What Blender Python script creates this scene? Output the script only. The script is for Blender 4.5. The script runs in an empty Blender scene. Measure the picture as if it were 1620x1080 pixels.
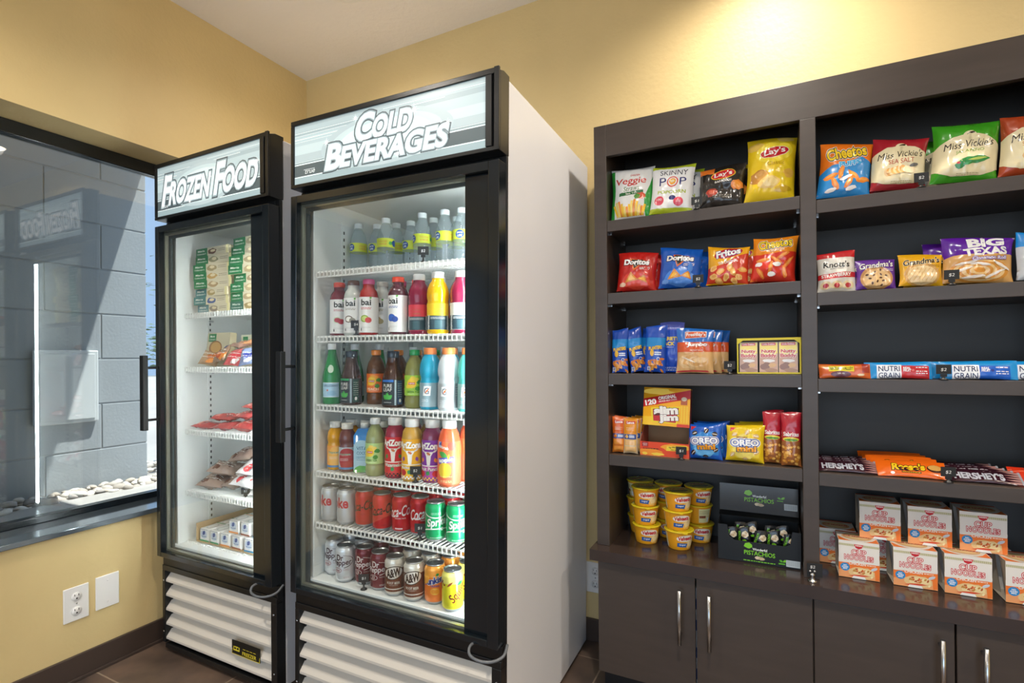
import bpy, bmesh, math, random
from bisect import bisect_right
from mathutils import Vector, Matrix, noise
SC = bpy.context.scene
COL = SC.collection
rnd = random.Random(7)
R = math.radians

# ------------------------------------------------------------------ camera
F_PX, PX, PY = 810.68, 807.41, 563.12
cam = bpy.data.objects.new('camera', bpy.data.cameras.new('camera'))
COL.objects.link(cam)
cam.data.sensor_fit = 'HORIZONTAL'; cam.data.sensor_width = 36
cam.data.lens = F_PX / 1620 * 36
cam.data.shift_x = (810 - PX) / 1620
cam.data.shift_y = (PY - 540) / 1620
cam.data.clip_start = .05
CAMPOS = Vector((2.3331, -2.0876, 1.1953))
cy_, sy_ = math.cos(R(26.6857)), math.sin(R(26.6857)); ct_, st_ = math.cos(R(.1294)), math.sin(R(.1294))
fw = Vector((-sy_ * ct_, cy_ * ct_, st_)); rt = Vector((cy_, sy_, 0)); up = rt.cross(fw)
rr = R(-.496); rt, up = rt * math.cos(rr) + up * math.sin(rr), up * math.cos(rr) - rt * math.sin(rr)
m4 = Matrix((rt, up, -fw)).transposed().to_4x4(); m4.translation = CAMPOS
cam.matrix_world = m4
SC.camera = cam

# ------------------------------------------------------------------ colour management, world, sun, big lights
SC.view_settings.view_transform = 'Standard'; SC.view_settings.look = 'None'
SC.view_settings.gamma = 1; SC.view_settings.use_curve_mapping = False
SC.view_settings.exposure = 0.15
SKY = 3.4; SUN = 10.0; CAN_W = 17; CAN_COL = (1, .91, .80); BACK_K = 1.7; BACK_COL = (1, .92, .82)

wd = bpy.data.worlds.new('sky'); SC.world = wd; wd.use_nodes = True
nt = wd.node_tree; nt.nodes.clear()
wo = nt.nodes.new('ShaderNodeOutputWorld'); bg = nt.nodes.new('ShaderNodeBackground')
tc = nt.nodes.new('ShaderNodeTexCoord'); sx = nt.nodes.new('ShaderNodeSeparateXYZ'); cr = nt.nodes.new('ShaderNodeValToRGB')
nt.links.new(tc.outputs['Generated'], sx.inputs[0]); nt.links.new(sx.outputs[2], cr.inputs[0])
mxs = nt.nodes.new('ShaderNodeMix'); mxs.data_type = 'RGBA'; mrs = nt.nodes.new('ShaderNodeMapRange'); mrs.inputs[1].default_value = -.1; mrs.inputs[2].default_value = .5; mrs.interpolation_type = 'SMOOTHSTEP'
nt.links.new(sx.outputs[1], mrs.inputs[0]); nt.links.new(mrs.outputs[0], mxs.inputs[0]); nt.links.new(cr.outputs[0], mxs.inputs[6]); mxs.inputs[7].default_value = (.15, .205, .29, 1)
nt.links.new(mxs.outputs[2], bg.inputs[0]); nt.links.new(bg.outputs[0], wo.inputs[0])
e = cr.color_ramp.elements
e[0].position = 0; e[0].color = (.62, .74, .88, 1); e[1].position = 1; e[1].color = (.30, .52, .92, 1)
e2 = cr.color_ramp.elements.new(.25); e2.color = (.50, .70, .96, 1)
bg.inputs[1].default_value = SKY

def light(name, kind, loc, energy, color=(1, 1, 1), **kw):
    l = bpy.data.lights.new(name, kind); l.energy = energy; l.color = color
    for k, v in kw.items(): setattr(l, k, v)
    o = bpy.data.objects.new(name, l); COL.objects.link(o); o.location = loc
    return o
sun = light('sun', 'SUN', (0, 0, 6), SUN, (1, .95, .87), angle=R(.6))
sun.rotation_euler = Vector((.28, .269, 1)).to_track_quat('Z', 'Y').to_euler()

# ------------------------------------------------------------------ colours and materials
def lin(h):
    if not isinstance(h, str): return tuple(h[:3])
    h = h.lstrip('#'); o = []
    for i in (0, 2, 4):
        c = int(h[i:i + 2], 16) / 255
        o.append(c / 12.92 if c <= .04045 else ((c + .055) / 1.055) ** 2.4)
    return tuple(o)

M = {}
def mat(name, col='808080', rough=.5, metal=0, coat=0, bump=0, bs=60, vary=0, vs=3, attr=False, spec=.5, stretch=None, emis=0):
    m = bpy.data.materials.new(name); m.use_nodes = True; n = m.node_tree; L = n.links
    b = n.nodes['Principled BSDF']
    b.inputs['Roughness'].default_value = rough; b.inputs['Metallic'].default_value = metal
    b.inputs['Coat Weight'].default_value = coat; b.inputs['Coat Roughness'].default_value = .12
    b.inputs['Specular IOR Level'].default_value = spec
    c = lin(col) + (1,)
    b.inputs['Base Color'].default_value = c
    tcn = n.nodes.new('ShaderNodeTexCoord'); src = tcn.outputs['Object']
    if stretch:
        mp = n.nodes.new('ShaderNodeMapping'); mp.inputs['Scale'].default_value = stretch; L.new(src, mp.inputs[0]); src = mp.outputs[0]
    out = None
    if attr:
        a = n.nodes.new('ShaderNodeAttribute'); a.attribute_name = 'Col'; out = a.outputs['Color']
        L.new(out, b.inputs['Base Color'])
        if emis:
            L.new(out, b.inputs['Emission Color']); b.inputs['Emission Strength'].default_value = emis
    if vary:
        nz = n.nodes.new('ShaderNodeTexNoise'); nz.inputs['Scale'].default_value = vs; nz.inputs['Detail'].default_value = 6; L.new(src, nz.inputs[0])
        mx = n.nodes.new('ShaderNodeMix'); mx.data_type = 'RGBA'; mx.blend_type = 'MULTIPLY'
        rp = n.nodes.new('ShaderNodeValToRGB'); rp.color_ramp.elements[0].position = .3; rp.color_ramp.elements[1].position = .7
        rp.color_ramp.elements[0].color = (1 - vary,) * 3 + (1,); rp.color_ramp.elements[1].color = (1, 1, 1, 1)
        L.new(nz.outputs[0], rp.inputs[0]); mx.inputs[0].default_value = 1
        if out is None: mx.inputs[6].default_value = c
        else: L.new(out, mx.inputs[6])
        L.new(rp.outputs[0], mx.inputs[7]); L.new(mx.outputs[2], b.inputs['Base Color'])
    if bump:
        nz = n.nodes.new('ShaderNodeTexNoise'); nz.inputs['Scale'].default_value = bs; nz.inputs['Detail'].default_value = 3; L.new(src, nz.inputs[0])
        bp = n.nodes.new('ShaderNodeBump'); bp.inputs['Strength'].default_value = bump; bp.inputs['Distance'].default_value = .004
        L.new(nz.outputs[0], bp.inputs['Height']); L.new(bp.outputs[0], b.inputs['Normal'])
    M[name] = m
    return m

def thin_glass(name, tint=(1, 1, 1), haze=0, hazecol=(1, 1, 1), fmul=1.0):
    """thin pane: Fresnel reflection over clear transmission, a little surface haze"""
    m = bpy.data.materials.new(name); m.use_nodes = True; n = m.node_tree; n.nodes.clear(); L = n.links
    o = n.nodes.new('ShaderNodeOutputMaterial'); t = n.nodes.new('ShaderNodeBsdfTransparent'); g = n.nodes.new('ShaderNodeBsdfGlossy')
    t.inputs[0].default_value = tuple(tint) + (1,); g.inputs['Roughness'].default_value = .01
    f = n.nodes.new('ShaderNodeFresnel'); f.inputs[0].default_value = 1.5
    mul = n.nodes.new('ShaderNodeMath'); mul.operation = 'MULTIPLY'; mul.inputs[1].default_value = fmul; mul.use_clamp = True
    L.new(f.outputs[0], mul.inputs[0])
    a = n.nodes.new('ShaderNodeMixShader'); L.new(mul.outputs[0], a.inputs[0]); L.new(t.outputs[0], a.inputs[1]); L.new(g.outputs[0], a.inputs[2])
    last = a
    if haze:
        d = n.nodes.new('ShaderNodeBsdfDiffuse'); d.inputs[0].default_value = tuple(hazecol) + (1,)
        bm_ = n.nodes.new('ShaderNodeMixShader'); bm_.inputs[0].default_value = haze
        L.new(a.outputs[0], bm_.inputs[1]); L.new(d.outputs[0], bm_.inputs[2]); last = bm_
    L.new(last.outputs[0], o.inputs[0]); M[name] = m
    return m

def liquid(name, col, clear=.5):
    """filled bottle wall: glossy skin over coloured, part see-through liquid"""
    m = bpy.data.materials.new(name); m.use_nodes = True; n = m.node_tree; L = n.links
    b = n.nodes['Principled BSDF']; o = n.nodes['Material Output']; c = lin(col)
    b.inputs['Base Color'].default_value = c + (1,); b.inputs['Roughness'].default_value = .08; b.inputs['Coat Weight'].default_value = .5; b.inputs['Coat Roughness'].default_value = .05
    t = n.nodes.new('ShaderNodeBsdfTransparent'); t.inputs[0].default_value = tuple(.25 + .75 * x ** .5 for x in c) + (1,)
    mx = n.nodes.new('ShaderNodeMixShader'); mx.inputs[0].default_value = clear
    L.new(b.outputs[0], mx.inputs[1]); L.new(t.outputs[0], mx.inputs[2]); L.new(mx.outputs[0], o.inputs[0]); M[name] = m
    return m

def glow(name, col, s):
    m = bpy.data.materials.new(name); m.use_nodes = True; n = m.node_tree; n.nodes.clear()
    o = n.nodes.new('ShaderNodeOutputMaterial'); e = n.nodes.new('ShaderNodeEmission'); e.inputs[0].default_value = lin(col) + (1,); e.inputs[1].default_value = s
    n.links.new(e.outputs[0], o.inputs[0]); M[name] = m
    return m

mat('wall_paint', 'DBC38C', .5, bump=.35, bs=55, vary=.06, vs=4)
mat('ceiling_paint', 'E4DED6', .85, bump=.5, bs=45)
mat('espresso', '453B34', .36, bump=.03, bs=300, vary=.18, vs=6, stretch=(1, 1, 6))
mat('espresso_top', '3B302B', .16, bump=.02, bs=200, vary=.15, vs=6)
mat('espresso_back', '34322F', .5, vary=.1)
mat('black_metal', '141516', .3, bump=.02, bs=200)
mat('black_frame', '10171C', .18, coat=.3)
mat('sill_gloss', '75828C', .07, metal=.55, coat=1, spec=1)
mat('black_plastic', '0E0E0F', .4)
mat('white_metal', 'D4D6DB', .38, bump=.03, bs=120, vary=.05, vs=2)
mat('white_liner', 'E3E6E4', .35, vary=.03)
mat('slat', 'CFC8BC', .45, vary=.04)
mat('shelf_white', 'E6E6E2', .35)
mat('chrome', 'B8B8B8', .22, metal=1)
mat('alu', 'B9BCBE', .3, metal=1, bump=.02, bs=150)
mat('spacer', 'AFAE9E', .3, metal=.8)
mat('gasket', '2A3234', .5)
mat('cord_grey', '5E6164', .5)
mat('baseboard', '453831', .45, vary=.1)
mat('plate_white', 'E8E6E2', .35)
mat('slot_dark', '26221F', .6)
mat('print', attr=True, rough=.45)
mat('foil', attr=True, rough=.27, coat=.45)
mat('gloss', attr=True, rough=.16, coat=.3)
mat('can_print', attr=True, rough=.25, metal=.35, coat=.4)
mat('card', attr=True, rough=.6)
mat('chalk', attr=True, rough=.7)
mat('sign_light', attr=True, rough=.3, emis=.40)
mat('concrete', 'A9A49E', .85, bump=.3, bs=30, vary=.12, vs=4)
mat('block', '9BA0A3', .9, bump=.3, bs=60, vary=.06, vs=5)
mat('mortar', 'A5A7A8', .95)
mat('rock', attr=True, rough=.85, bump=.4, bs=40)
mat('panel_grey', 'CBCFCF', .5, vary=.03)
mat('foliage', '5C6B48', .8, vary=.4, vs=30)
mat('bark', '6B5A4A', .9)
mat('desert', 'A0978B', .9, bump=.3, bs=4, vary=.25, vs=1.5)
thin_glass('window_glass', (.90, .95, .97), haze=.0, fmul=2.3)
thin_glass('door_glass', (.97, .985, .98), haze=.004, hazecol=(.85, .93, .95), fmul=.13)
thin_glass('clear_plastic', (.93, .97, .98), haze=.13, hazecol=(.8, .88, .9), fmul=1.2)
thin_glass('wrap', (.97, .97, .97), haze=.07, hazecol=(.9, .9, .9), fmul=1.3)
glow('led', 'F1FBFF', 110.0)
glow('lamp_disc', 'FFE9CC', 14)

# tile floor
def tile_mat():
    m = bpy.data.materials.new('floor_tile'); m.use_nodes = True; n = m.node_tree; L = n.links; b = n.nodes['Principled BSDF']
    tcn = n.nodes.new('ShaderNodeTexCoord'); mp = n.nodes.new('ShaderNodeMapping'); mp.inputs['Location'].default_value = (.08, .13, 0)
    br = n.nodes.new('ShaderNodeTexBrick'); br.inputs['Scale'].default_value = 1; br.inputs['Brick Width'].default_value = .61; br.inputs['Row Height'].default_value = .305
    br.inputs['Mortar Size'].default_value = .003; br.inputs['Mortar Smooth'].default_value = .1
    L.new(tcn.outputs['Object'], mp.inputs[0]); L.new(mp.outputs[0], br.inputs[0])
    nz = n.nodes.new('ShaderNodeTexNoise'); nz.inputs['Scale'].default_value = 5; nz.inputs['Detail'].default_value = 8; L.new(mp.outputs[0], nz.inputs[0])
    r1 = n.nodes.new('ShaderNodeValToRGB'); E_ = r1.color_ramp.elements; E_[0].position = .35; E_[0].color = lin('4A3F39') + (1,); E_[1].position = .65; E_[1].color = lin('735F51') + (1,)
    L.new(nz.outputs[0], r1.inputs[0]); L.new(r1.outputs[0], br.inputs[1]); L.new(r1.outputs[0], br.inputs[2]); br.inputs[3].default_value = lin('93816F') + (1,)
    L.new(br.outputs[0], b.inputs['Base Color']); b.inputs['Roughness'].default_value = .32
    bp = n.nodes.new('ShaderNodeBump'); bp.inputs['Strength'].default_value = .4; bp.inputs['Distance'].default_value = .003; bp.invert = True
    L.new(br.outputs[1], bp.inputs['Height']); L.new(bp.outputs[0], b.inputs['Normal']); M['floor_tile'] = m
tile_mat()

# ------------------------------------------------------------------ mesh builder
class Surf:
    """a curved sheet known on a grid; art is laid on it by linear interpolation so that it never cuts through"""
    def __init__(s, us, vs, fn, nfn=None):
        s.us, s.vs = list(us), list(vs)
        s.P = [[Vector(fn(u, v)) for v in s.vs] for u in s.us]
        nu, nv = len(s.us), len(s.vs); s.N = []
        for i in range(nu):
            row = []
            for j in range(nv):
                if nfn: row.append(Vector(nfn(s.us[i], s.vs[j]))); continue
                du = s.P[min(i + 1, nu - 1)][j] - s.P[max(i - 1, 0)][j]; dv = s.P[i][min(j + 1, nv - 1)] - s.P[i][max(j - 1, 0)]
                n = du.cross(dv); row.append(n.normalized() if n.length > 1e-12 else Vector((0, -1, 0)))
            s.N.append(row)
    def at(s, u, v, h):
        i = min(max(bisect_right(s.us, u) - 1, 0), len(s.us) - 2); j = min(max(bisect_right(s.vs, v) - 1, 0), len(s.vs) - 2)
        a = (u - s.us[i]) / (s.us[i + 1] - s.us[i]); b = (v - s.vs[j]) / (s.vs[j + 1] - s.vs[j])
        w = ((1 - a) * (1 - b), a * (1 - b), (1 - a) * b, a * b)
        p = s.P[i][j] * w[0] + s.P[i + 1][j] * w[1] + s.P[i][j + 1] * w[2] + s.P[i + 1][j + 1] * w[3]
        n = s.N[i][j] * w[0] + s.N[i + 1][j] * w[1] + s.N[i][j + 1] * w[2] + s.N[i + 1][j + 1] * w[3]
        return p + n * h

def smooth_path(P, n=5):
    P = [Vector(p) for p in P]; out = []
    for i in range(len(P) - 1):
        a, b, c, d = P[max(i - 1, 0)], P[i], P[i + 1], P[min(i + 2, len(P) - 1)]
        for k in range(n):
            t = k / n; out.append(.5 * ((2 * b) + (c - a) * t + (2 * a - 5 * b + 4 * c - d) * t * t + (3 * b - a - 3 * c + d) * t ** 3))
    return out + [P[-1]]
def frange(a, b, n): return [a + (b - a) * i / n for i in range(n + 1)]

class G:
    def __init__(s): s.v = []; s.f = []; s.c = []; s.m = []; s.s = []; s.mats = []
    def mi(s, m):
        if m not in s.mats: s.mats.append(m)
        return s.mats.index(m)
    def face(s, idx, col='808080', m='print', sm=False):
        s.f.append(tuple(idx)); s.c.append(lin(col)); s.m.append(s.mi(m)); s.s.append(sm)
    def box(s, x0, y0, z0, x1, y1, z1, col='808080', m='print', T=None):
        b = len(s.v); P = [(x0, y0, z0), (x1, y0, z0), (x1, y1, z0), (x0, y1, z0), (x0, y0, z1), (x1, y0, z1), (x1, y1, z1), (x0, y1, z1)]
        if T: P = [tuple(T @ Vector(p)) for p in P]
        s.v += P
        for q in ((0, 3, 2, 1), (4, 5, 6, 7), (0, 1, 5, 4), (1, 2, 6, 5), (2, 3, 7, 6), (3, 0, 4, 7)): s.face([b + i for i in q], col, m)
        return s
    def poly(s, pts, y0, y1, col='808080', m='print', ax=1):
        """extrude an outline (list of (a,b)) along an axis"""
        b = len(s.v); n = len(pts)
        def P(a, c, d): return {0: (d, a, c), 1: (a, d, c), 2: (a, c, d)}[ax]
        s.v += [P(a, c, y0) for a, c in pts] + [P(a, c, y1) for a, c in pts]
        s.face(range(b, b + n), col, m); s.face(range(b + 2 * n - 1, b + n - 1, -1), col, m)
        for i in range(n): j = (i + 1) % n; s.face((b + j, b + i, b + n + i, b + n + j), col, m)
        return s
    def lathe(s, prof, n=32, col='808080', m='print', cx=0, cy=0, cz=0, sm=True, T=None):
        b = len(s.v)
        for r, z in prof:
            for k in range(n):
                a = 2 * math.pi * k / n; p = Vector((cx + r * math.sin(a), cy - r * math.cos(a), cz + z))
                s.v.append(tuple(T @ p if T else p))
        cols = col if isinstance(col, list) else [col] * (len(prof) - 1)
        for j in range(len(prof) - 1):
            for k in range(n):
                q = (k + 1) % n; s.face((b + j * n + k, b + j * n + q, b + (j + 1) * n + q, b + (j + 1) * n + k), cols[j], m, sm)
        for j, o in ((0, 1), (len(prof) - 1, 0)):
            if prof[j][0] > 1e-5:
                idx = [b + j * n + k for k in range(n)]; s.face(idx[::-1] if o else idx, cols[0 if o else -1], m)
        return s
    def tube(s, pts, r, n=8, col='808080', m='print', cap=True):
        pts = [Vector(p) for p in pts]; b = len(s.v); prev = None
        for i, p in enumerate(pts):
            d = (pts[min(i + 1, len(pts) - 1)] - pts[max(i - 1, 0)]).normalized()
            a = prev if prev else (Vector((0, 0, 1)) if abs(d.z) < .9 else Vector((1, 0, 0)))
            x = (a - d * a.dot(d)).normalized(); prev = x; y = d.cross(x)
            for k in range(n): t = 2 * math.pi * k / n; s.v.append(tuple(p + x * r * math.cos(t) + y * r * math.sin(t)))
        for i in range(len(pts) - 1):
            for k in range(n): q = (k + 1) % n; s.face((b + i * n + k, b + i * n + q, b + (i + 1) * n + q, b + (i + 1) * n + k), col, m, True)
        if cap: s.face([b + k for k in range(n)][::-1], col, m); s.face([b + (len(pts) - 1) * n + k for k in range(n)], col, m)
        return s
    def surf(s, S, col='808080', m='print', flip=False, sm=True):
        b = len(s.v); nv = len(S.vs)
        for i in range(len(S.us)):
            for j in range(nv): s.v.append(tuple(S.P[i][j]))
        for i in range(len(S.us) - 1):
            for j in range(nv - 1):
                q = (b + i * nv + j, b + (i + 1) * nv + j, b + (i + 1) * nv + j + 1, b + i * nv + j + 1)
                c = col(.5 * (S.us[i] + S.us[i + 1]), .5 * (S.vs[j] + S.vs[j + 1])) if callable(col) else col
                s.face(q[::-1] if flip else q, c, m, sm)
        return s
    def art(s, S, A, m='print', eps=.00025, h0=0):
        lay = []
        for V2, F2, col in A.el:
            xs = [v[0] for v in V2]; ys = [v[1] for v in V2]; bb = (min(xs), min(ys), max(xs), max(ys))
            k = 0
            for b_, l_ in lay:
                if l_ >= k and b_[0] < bb[2] and bb[0] < b_[2] and b_[1] < bb[3] and bb[1] < b_[3]: k = l_ + 1
            lay.append((bb, k))
            bm = bmesh.new(); vs = [bm.verts.new((x, y, 0)) for x, y in V2]
            for f in F2:
                try: bm.faces.new([vs[i] for i in f])
                except ValueError: pass
            if not bm.faces: bm.free(); continue
            bmesh.ops.triangulate(bm, faces=[f for f in bm.faces if len(f.verts) > 4])
            def ext(ax): return min(v.co[ax] for v in bm.verts), max(v.co[ax] for v in bm.verts)
            for ax, ls in ((0, S.us), (1, S.vs)):
                if not bm.verts: break
                lo, hi = ext(ax); nrm = (1, 0, 0) if ax == 0 else (0, 1, 0)
                for li, l in enumerate(ls):
                    p = (l, 0, 0) if ax == 0 else (0, l, 0)
                    end = 1 if li == len(ls) - 1 else (-1 if li == 0 else 0)
                    if end == 1 and hi > l: bmesh.ops.bisect_plane(bm, geom=bm.verts[:] + bm.edges[:] + bm.faces[:], plane_co=p, plane_no=nrm, clear_outer=True)
                    elif end == -1 and lo < l: bmesh.ops.bisect_plane(bm, geom=bm.verts[:] + bm.edges[:] + bm.faces[:], plane_co=p, plane_no=nrm, clear_inner=True)
                    elif end == 0 and lo < l < hi: bmesh.ops.bisect_plane(bm, geom=bm.verts[:] + bm.edges[:] + bm.faces[:], plane_co=p, plane_no=nrm)
            b = len(s.v); h = h0 + eps * (k + 1)
            bm.verts.index_update()
            for v in bm.verts: s.v.append(tuple(S.at(v.co.x, v.co.y, h)))
            for f in bm.faces:
                idx = [b + v.index for v in f.verts]
                if f.normal.z < 0: idx.reverse()
                s.face(idx, col, m, True)
            bm.free()
        return s
    def build(s, name, parent=None, loc=None, bevel=0, link=True):
        me = bpy.data.meshes.new(name); me.from_pydata(s.v, [], s.f)
        for m in s.mats: me.materials.append(M[m])
        me.polygons.foreach_set('material_index', s.m); me.polygons.foreach_set('use_smooth', s.s)
        ca = me.color_attributes.new('Col', 'FLOAT_COLOR', 'CORNER'); buf = []
        for f, c in zip(s.f, s.c): buf += [c[0], c[1], c[2], 1.0] * len(f)
        ca.data.foreach_set('color', buf); me.update()
        o = bpy.data.objects.new(name, me); COL.objects.link(o)
        if parent: o.parent = parent
        if loc: o.location = loc
        if bevel:
            b = o.modifiers.new('Bevel', 'BEVEL'); b.width = bevel; b.segments = 2; b.limit_method = 'ANGLE'; b.angle_limit = R(40)
        return o

# ------------------------------------------------------------------ lettering and flat artwork (units: centimetres)
TSC = bpy.data.scenes.new('lettering'); TC = {}
def text2d(s, off=0, space=1):
    k = (s, round(off, 4), space)
    if k in TC: return TC[k]
    cu = bpy.data.curves.new('t', 'FONT'); cu.body = s; cu.size = 1; cu.offset = off; cu.resolution_u = 4; cu.space_character = space; cu.fill_mode = 'BOTH'
    o = bpy.data.objects.new('t', cu); TSC.collection.objects.link(o)
    TSC.view_layers[0].update(); dg = TSC.view_layers[0].depsgraph
    me = bpy.data.meshes.new_from_object(o.evaluated_get(dg))
    V = [(v.co.x, v.co.y) for v in me.vertices]; F = [tuple(p.vertices) for p in me.polygons]
    bpy.data.objects.remove(o); bpy.data.curves.remove(cu); bpy.data.meshes.remove(me)
    TC[k] = (V, F); return TC[k]

class A:
    def __init__(s): s.el = []
    def _t(s, V, cx, cy, rot, sh=0):
        c, n = math.cos(R(rot)), math.sin(R(rot)); return [(.01 * (cx + (x + sh * y) * c - y * n), .01 * (cy + (x + sh * y) * n + y * c)) for x, y in V]
    def p(s, pts, col, cx=0, cy=0, rot=0, sh=0):
        s.el.append((s._t(pts, cx, cy, rot, sh), [tuple(range(len(pts)))], col)); return s
    def r(s, x0, y0, x1, y1, col, rot=0):
        cx, cy = (x0 + x1) / 2, (y0 + y1) / 2; w, h = (x1 - x0) / 2, (y1 - y0) / 2
        return s.p([(-w, -h), (w, -h), (w, h), (-w, h)], col, cx, cy, rot)
    def e(s, cx, cy, rx, ry, col, rot=0, n=20, a0=0, a1=360):
        full = a1 - a0 == 360; k = n if full else n + 1
        return s.p([(rx * math.cos(R(a0 + (a1 - a0) * i / n)), ry * math.sin(R(a0 + (a1 - a0) * i / n))) for i in range(k)], col, cx, cy, rot)
    def star(s, cx, cy, r1, r2, col, n=8, rot=0):
        return s.p([((r1 if i % 2 == 0 else r2) * math.cos(math.pi * i / n), (r1 if i % 2 == 0 else r2) * math.sin(math.pi * i / n)) for i in range(2 * n)], col, cx, cy, rot)
    def leaf(s, cx, cy, L, w, col, rot=0):
        up = [(L * t, w * math.sin(math.pi * t)) for t in (0, .25, .5, .75, 1)]; return s.p(up + [(x, -y) for x, y in up[3:0:-1]], col, cx, cy, rot)
    def blob(s, cx, cy, rx, ry, col, seed=0, n=14, rot=0, j=.18):
        g = random.Random(seed); return s.p([(rx * math.cos(R(360 * i / n)) * (1 + g.uniform(-j, j)), ry * math.sin(R(360 * i / n)) * (1 + g.uniform(-j, j))) for i in range(n)], col, cx, cy, rot)
    def t(s, txt, cx, cy, h, col, w=None, sh=0, rot=0, b=0, out=(), space=1, warp=None):
        V0, _ = text2d(txt, 0, space)
        if not V0: return s
        x0, x1 = min(v[0] for v in V0), max(v[0] for v in V0); y0, y1 = min(v[1] for v in V0), max(v[1] for v in V0)
        ky = h / max(y1 - y0, 1e-6); kx = (w / (x1 - x0)) if w else ky
        for c_, o_ in list(out) + [(col, b)]:
            V, F = text2d(txt, o_, space)
            P = [((x - (x0 + x1) / 2) * kx, (y - (y0 + y1) / 2) * ky) for x, y in V]
            if warp: P = [warp(x, y) for x, y in P]
            s.el.append((s._t(P, cx, cy, rot, sh), F, c_))
        return s
    def lines(s, x0, x1, ys, col, th=.12, seed=1, gap=.5):
        """rows of small type too small to read"""
        g = random.Random(seed)
        for y in ys:
            x = x0
            while x < x1:
                w = g.uniform(.3, 1.1) * gap; s.r(x, y, min(x + w, x1), y + th, col); x += w + .25 * gap
        return s

# ------------------------------------------------------------------ scene-graph helpers
USED = {}
def tag(o, label, cat, group=None, kind=None):
    if label: o['label'] = label
    if cat: o['category'] = cat
    if group: o['group'] = group
    if kind: o['kind'] = kind
    return o
def thing(name, label, cat, loc=(0, 0, 0), rot=(0, 0, 0), group=None):
    o = bpy.data.objects.new(name, None); COL.objects.link(o); o.location = loc; o.rotation_euler = rot; o.empty_display_size = .05
    return tag(o, label, cat, group)
def place(o, loc, rot=(0, 0, 0)):
    o.location = loc; o.rotation_euler = rot; return o
def dup(root, label, group=None, loc=None, rot=None):
    r = root.copy(); COL.objects.link(r)
    if label: r['label'] = label
    if group: r['group'] = group
    if loc is not None: r.location = loc
    if rot is not None: r.rotation_euler = rot
    for ch in root.children:
        c = ch.copy(); COL.objects.link(c); c.parent = r
        for g in ch.children:
            d = g.copy(); COL.objects.link(d); d.parent = c
    return r
def struct(g, name, bevel=0):
    o = g.build(name, bevel=bevel); o['kind'] = 'structure'; return o
# ================================================================== THE ROOM
CEIL = 2.776; WX = -.12
WY0, WY1, WZ0, WZ1 = -4.6, -.30, .573, 2.094      # window opening
RX, RY = 5.2, -5.6                                 # right wall, storefront wall
g = G(); g.box(-.3, RY - .2, -.1, RX + .2, .2, 0, m='floor_tile'); struct(g, 'floor')
g = G(); g.box(-.26, RY - .2, CEIL, RX + .2, .2, CEIL + .25, m='ceiling_paint'); struct(g, 'ceiling')
g = G(); g.box(0, 0, 0, RX + .2, .2, CEIL, m='wall_paint'); struct(g, 'wall_back')
g = G()
for y0, y1, z0, z1 in ((RY - .2, WY0, 0, CEIL), (WY1, .2, 0, CEIL), (WY0, WY1, 0, WZ0 - .02), (WY0, WY1, WZ1, CEIL)): g.box(-.26, y0, z0, 0, y1, z1, m='wall_paint')
struct(g, 'wall_left')
g = G(); g.box(RX, RY - .2, 0, RX + .2, 0, CEIL, m='wall_paint'); struct(g, 'wall_right')
g = G()   # storefront wall behind the camera
g.box(0, RY - .2, 0, RX, RY, .15, m='wall_paint'); g.box(0, RY - .2, 2.5, RX, RY, CEIL, m='wall_paint'); g.box(0, RY - .2, .15, .35, RY, 2.5, m='wall_paint'); g.box(RX - .35, RY - .2, .15, RX, RY, 2.5, m='wall_paint')
struct(g, 'wall_front')
g = G()
for x in frange(.35, RX - .35, 4): g.box(x - .03, RY - .12, .15, x + .03, RY - .04, 2.5, m='black_frame')
for z in (.15, 2.44): g.box(.38, RY - .12, z, RX - .38, RY - .04, z + .06, m='black_frame')
o = struct(g, 'window_2')
port = light('daylight_portal', 'AREA', (RX / 2, RY - .02, 1.33), 1, shape='RECTANGLE', size=RX - .6, size_y=2.3); port.rotation_euler = (R(90), 0, 0); port.data.cycles.is_portal = True
port = light('daylight_portal', 'AREA', (-.23, (WY0 + WY1) / 2, (WZ0 + WZ1) / 2), 1, shape='RECTANGLE', size=WZ1 - WZ0, size_y=WY1 - WY0); port.rotation_euler = (0, R(-90), 0); port.data.cycles.is_portal = True
# baseboards
g = G(); g.box(0, RY, 0, .012, 0, .093, m='baseboard'); g.box(.012, RY, 0, .022, 0, .012, m='baseboard'); struct(g, 'baseboard_left', .002)
g = G(); g.box(.013, -.012, 0, RX, 0, .093, m='baseboard'); struct(g, 'baseboard_back', .002)
# window: black frame, pane, glossy black sill
w = thing('window_1', None, None, (0, 0, 0)); w['kind'] = 'structure'
g = G(); fx0, fx1 = -.215, -.17
g.box(fx0, WY0, WZ1 - .055, fx1, WY1, WZ1, m='black_frame'); g.box(fx0, WY0, WZ0, fx1, WY1, WZ0 + .026, m='black_frame')
g.box(fx0, WY0, WZ0 + .026, fx1, WY0 + .05, WZ1 - .055, m='black_frame'); g.box(fx0, WY1 - .05, WZ0 + .026, fx1, WY1, WZ1 - .055, m='black_frame')
g.build('window_frame', w, bevel=.003)
g = G(); g.box(-.197, WY0 + .05, WZ0 + .026, -.189, WY1 - .05, WZ1 - .055, m='window_glass'); g.build('glass_pane', w)
g = G(); g.box(-.26, WY0, WZ0 - .02, .018, WY1, WZ0, m='sill_gloss'); g.build('window_sill', w, bevel=.003)

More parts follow.
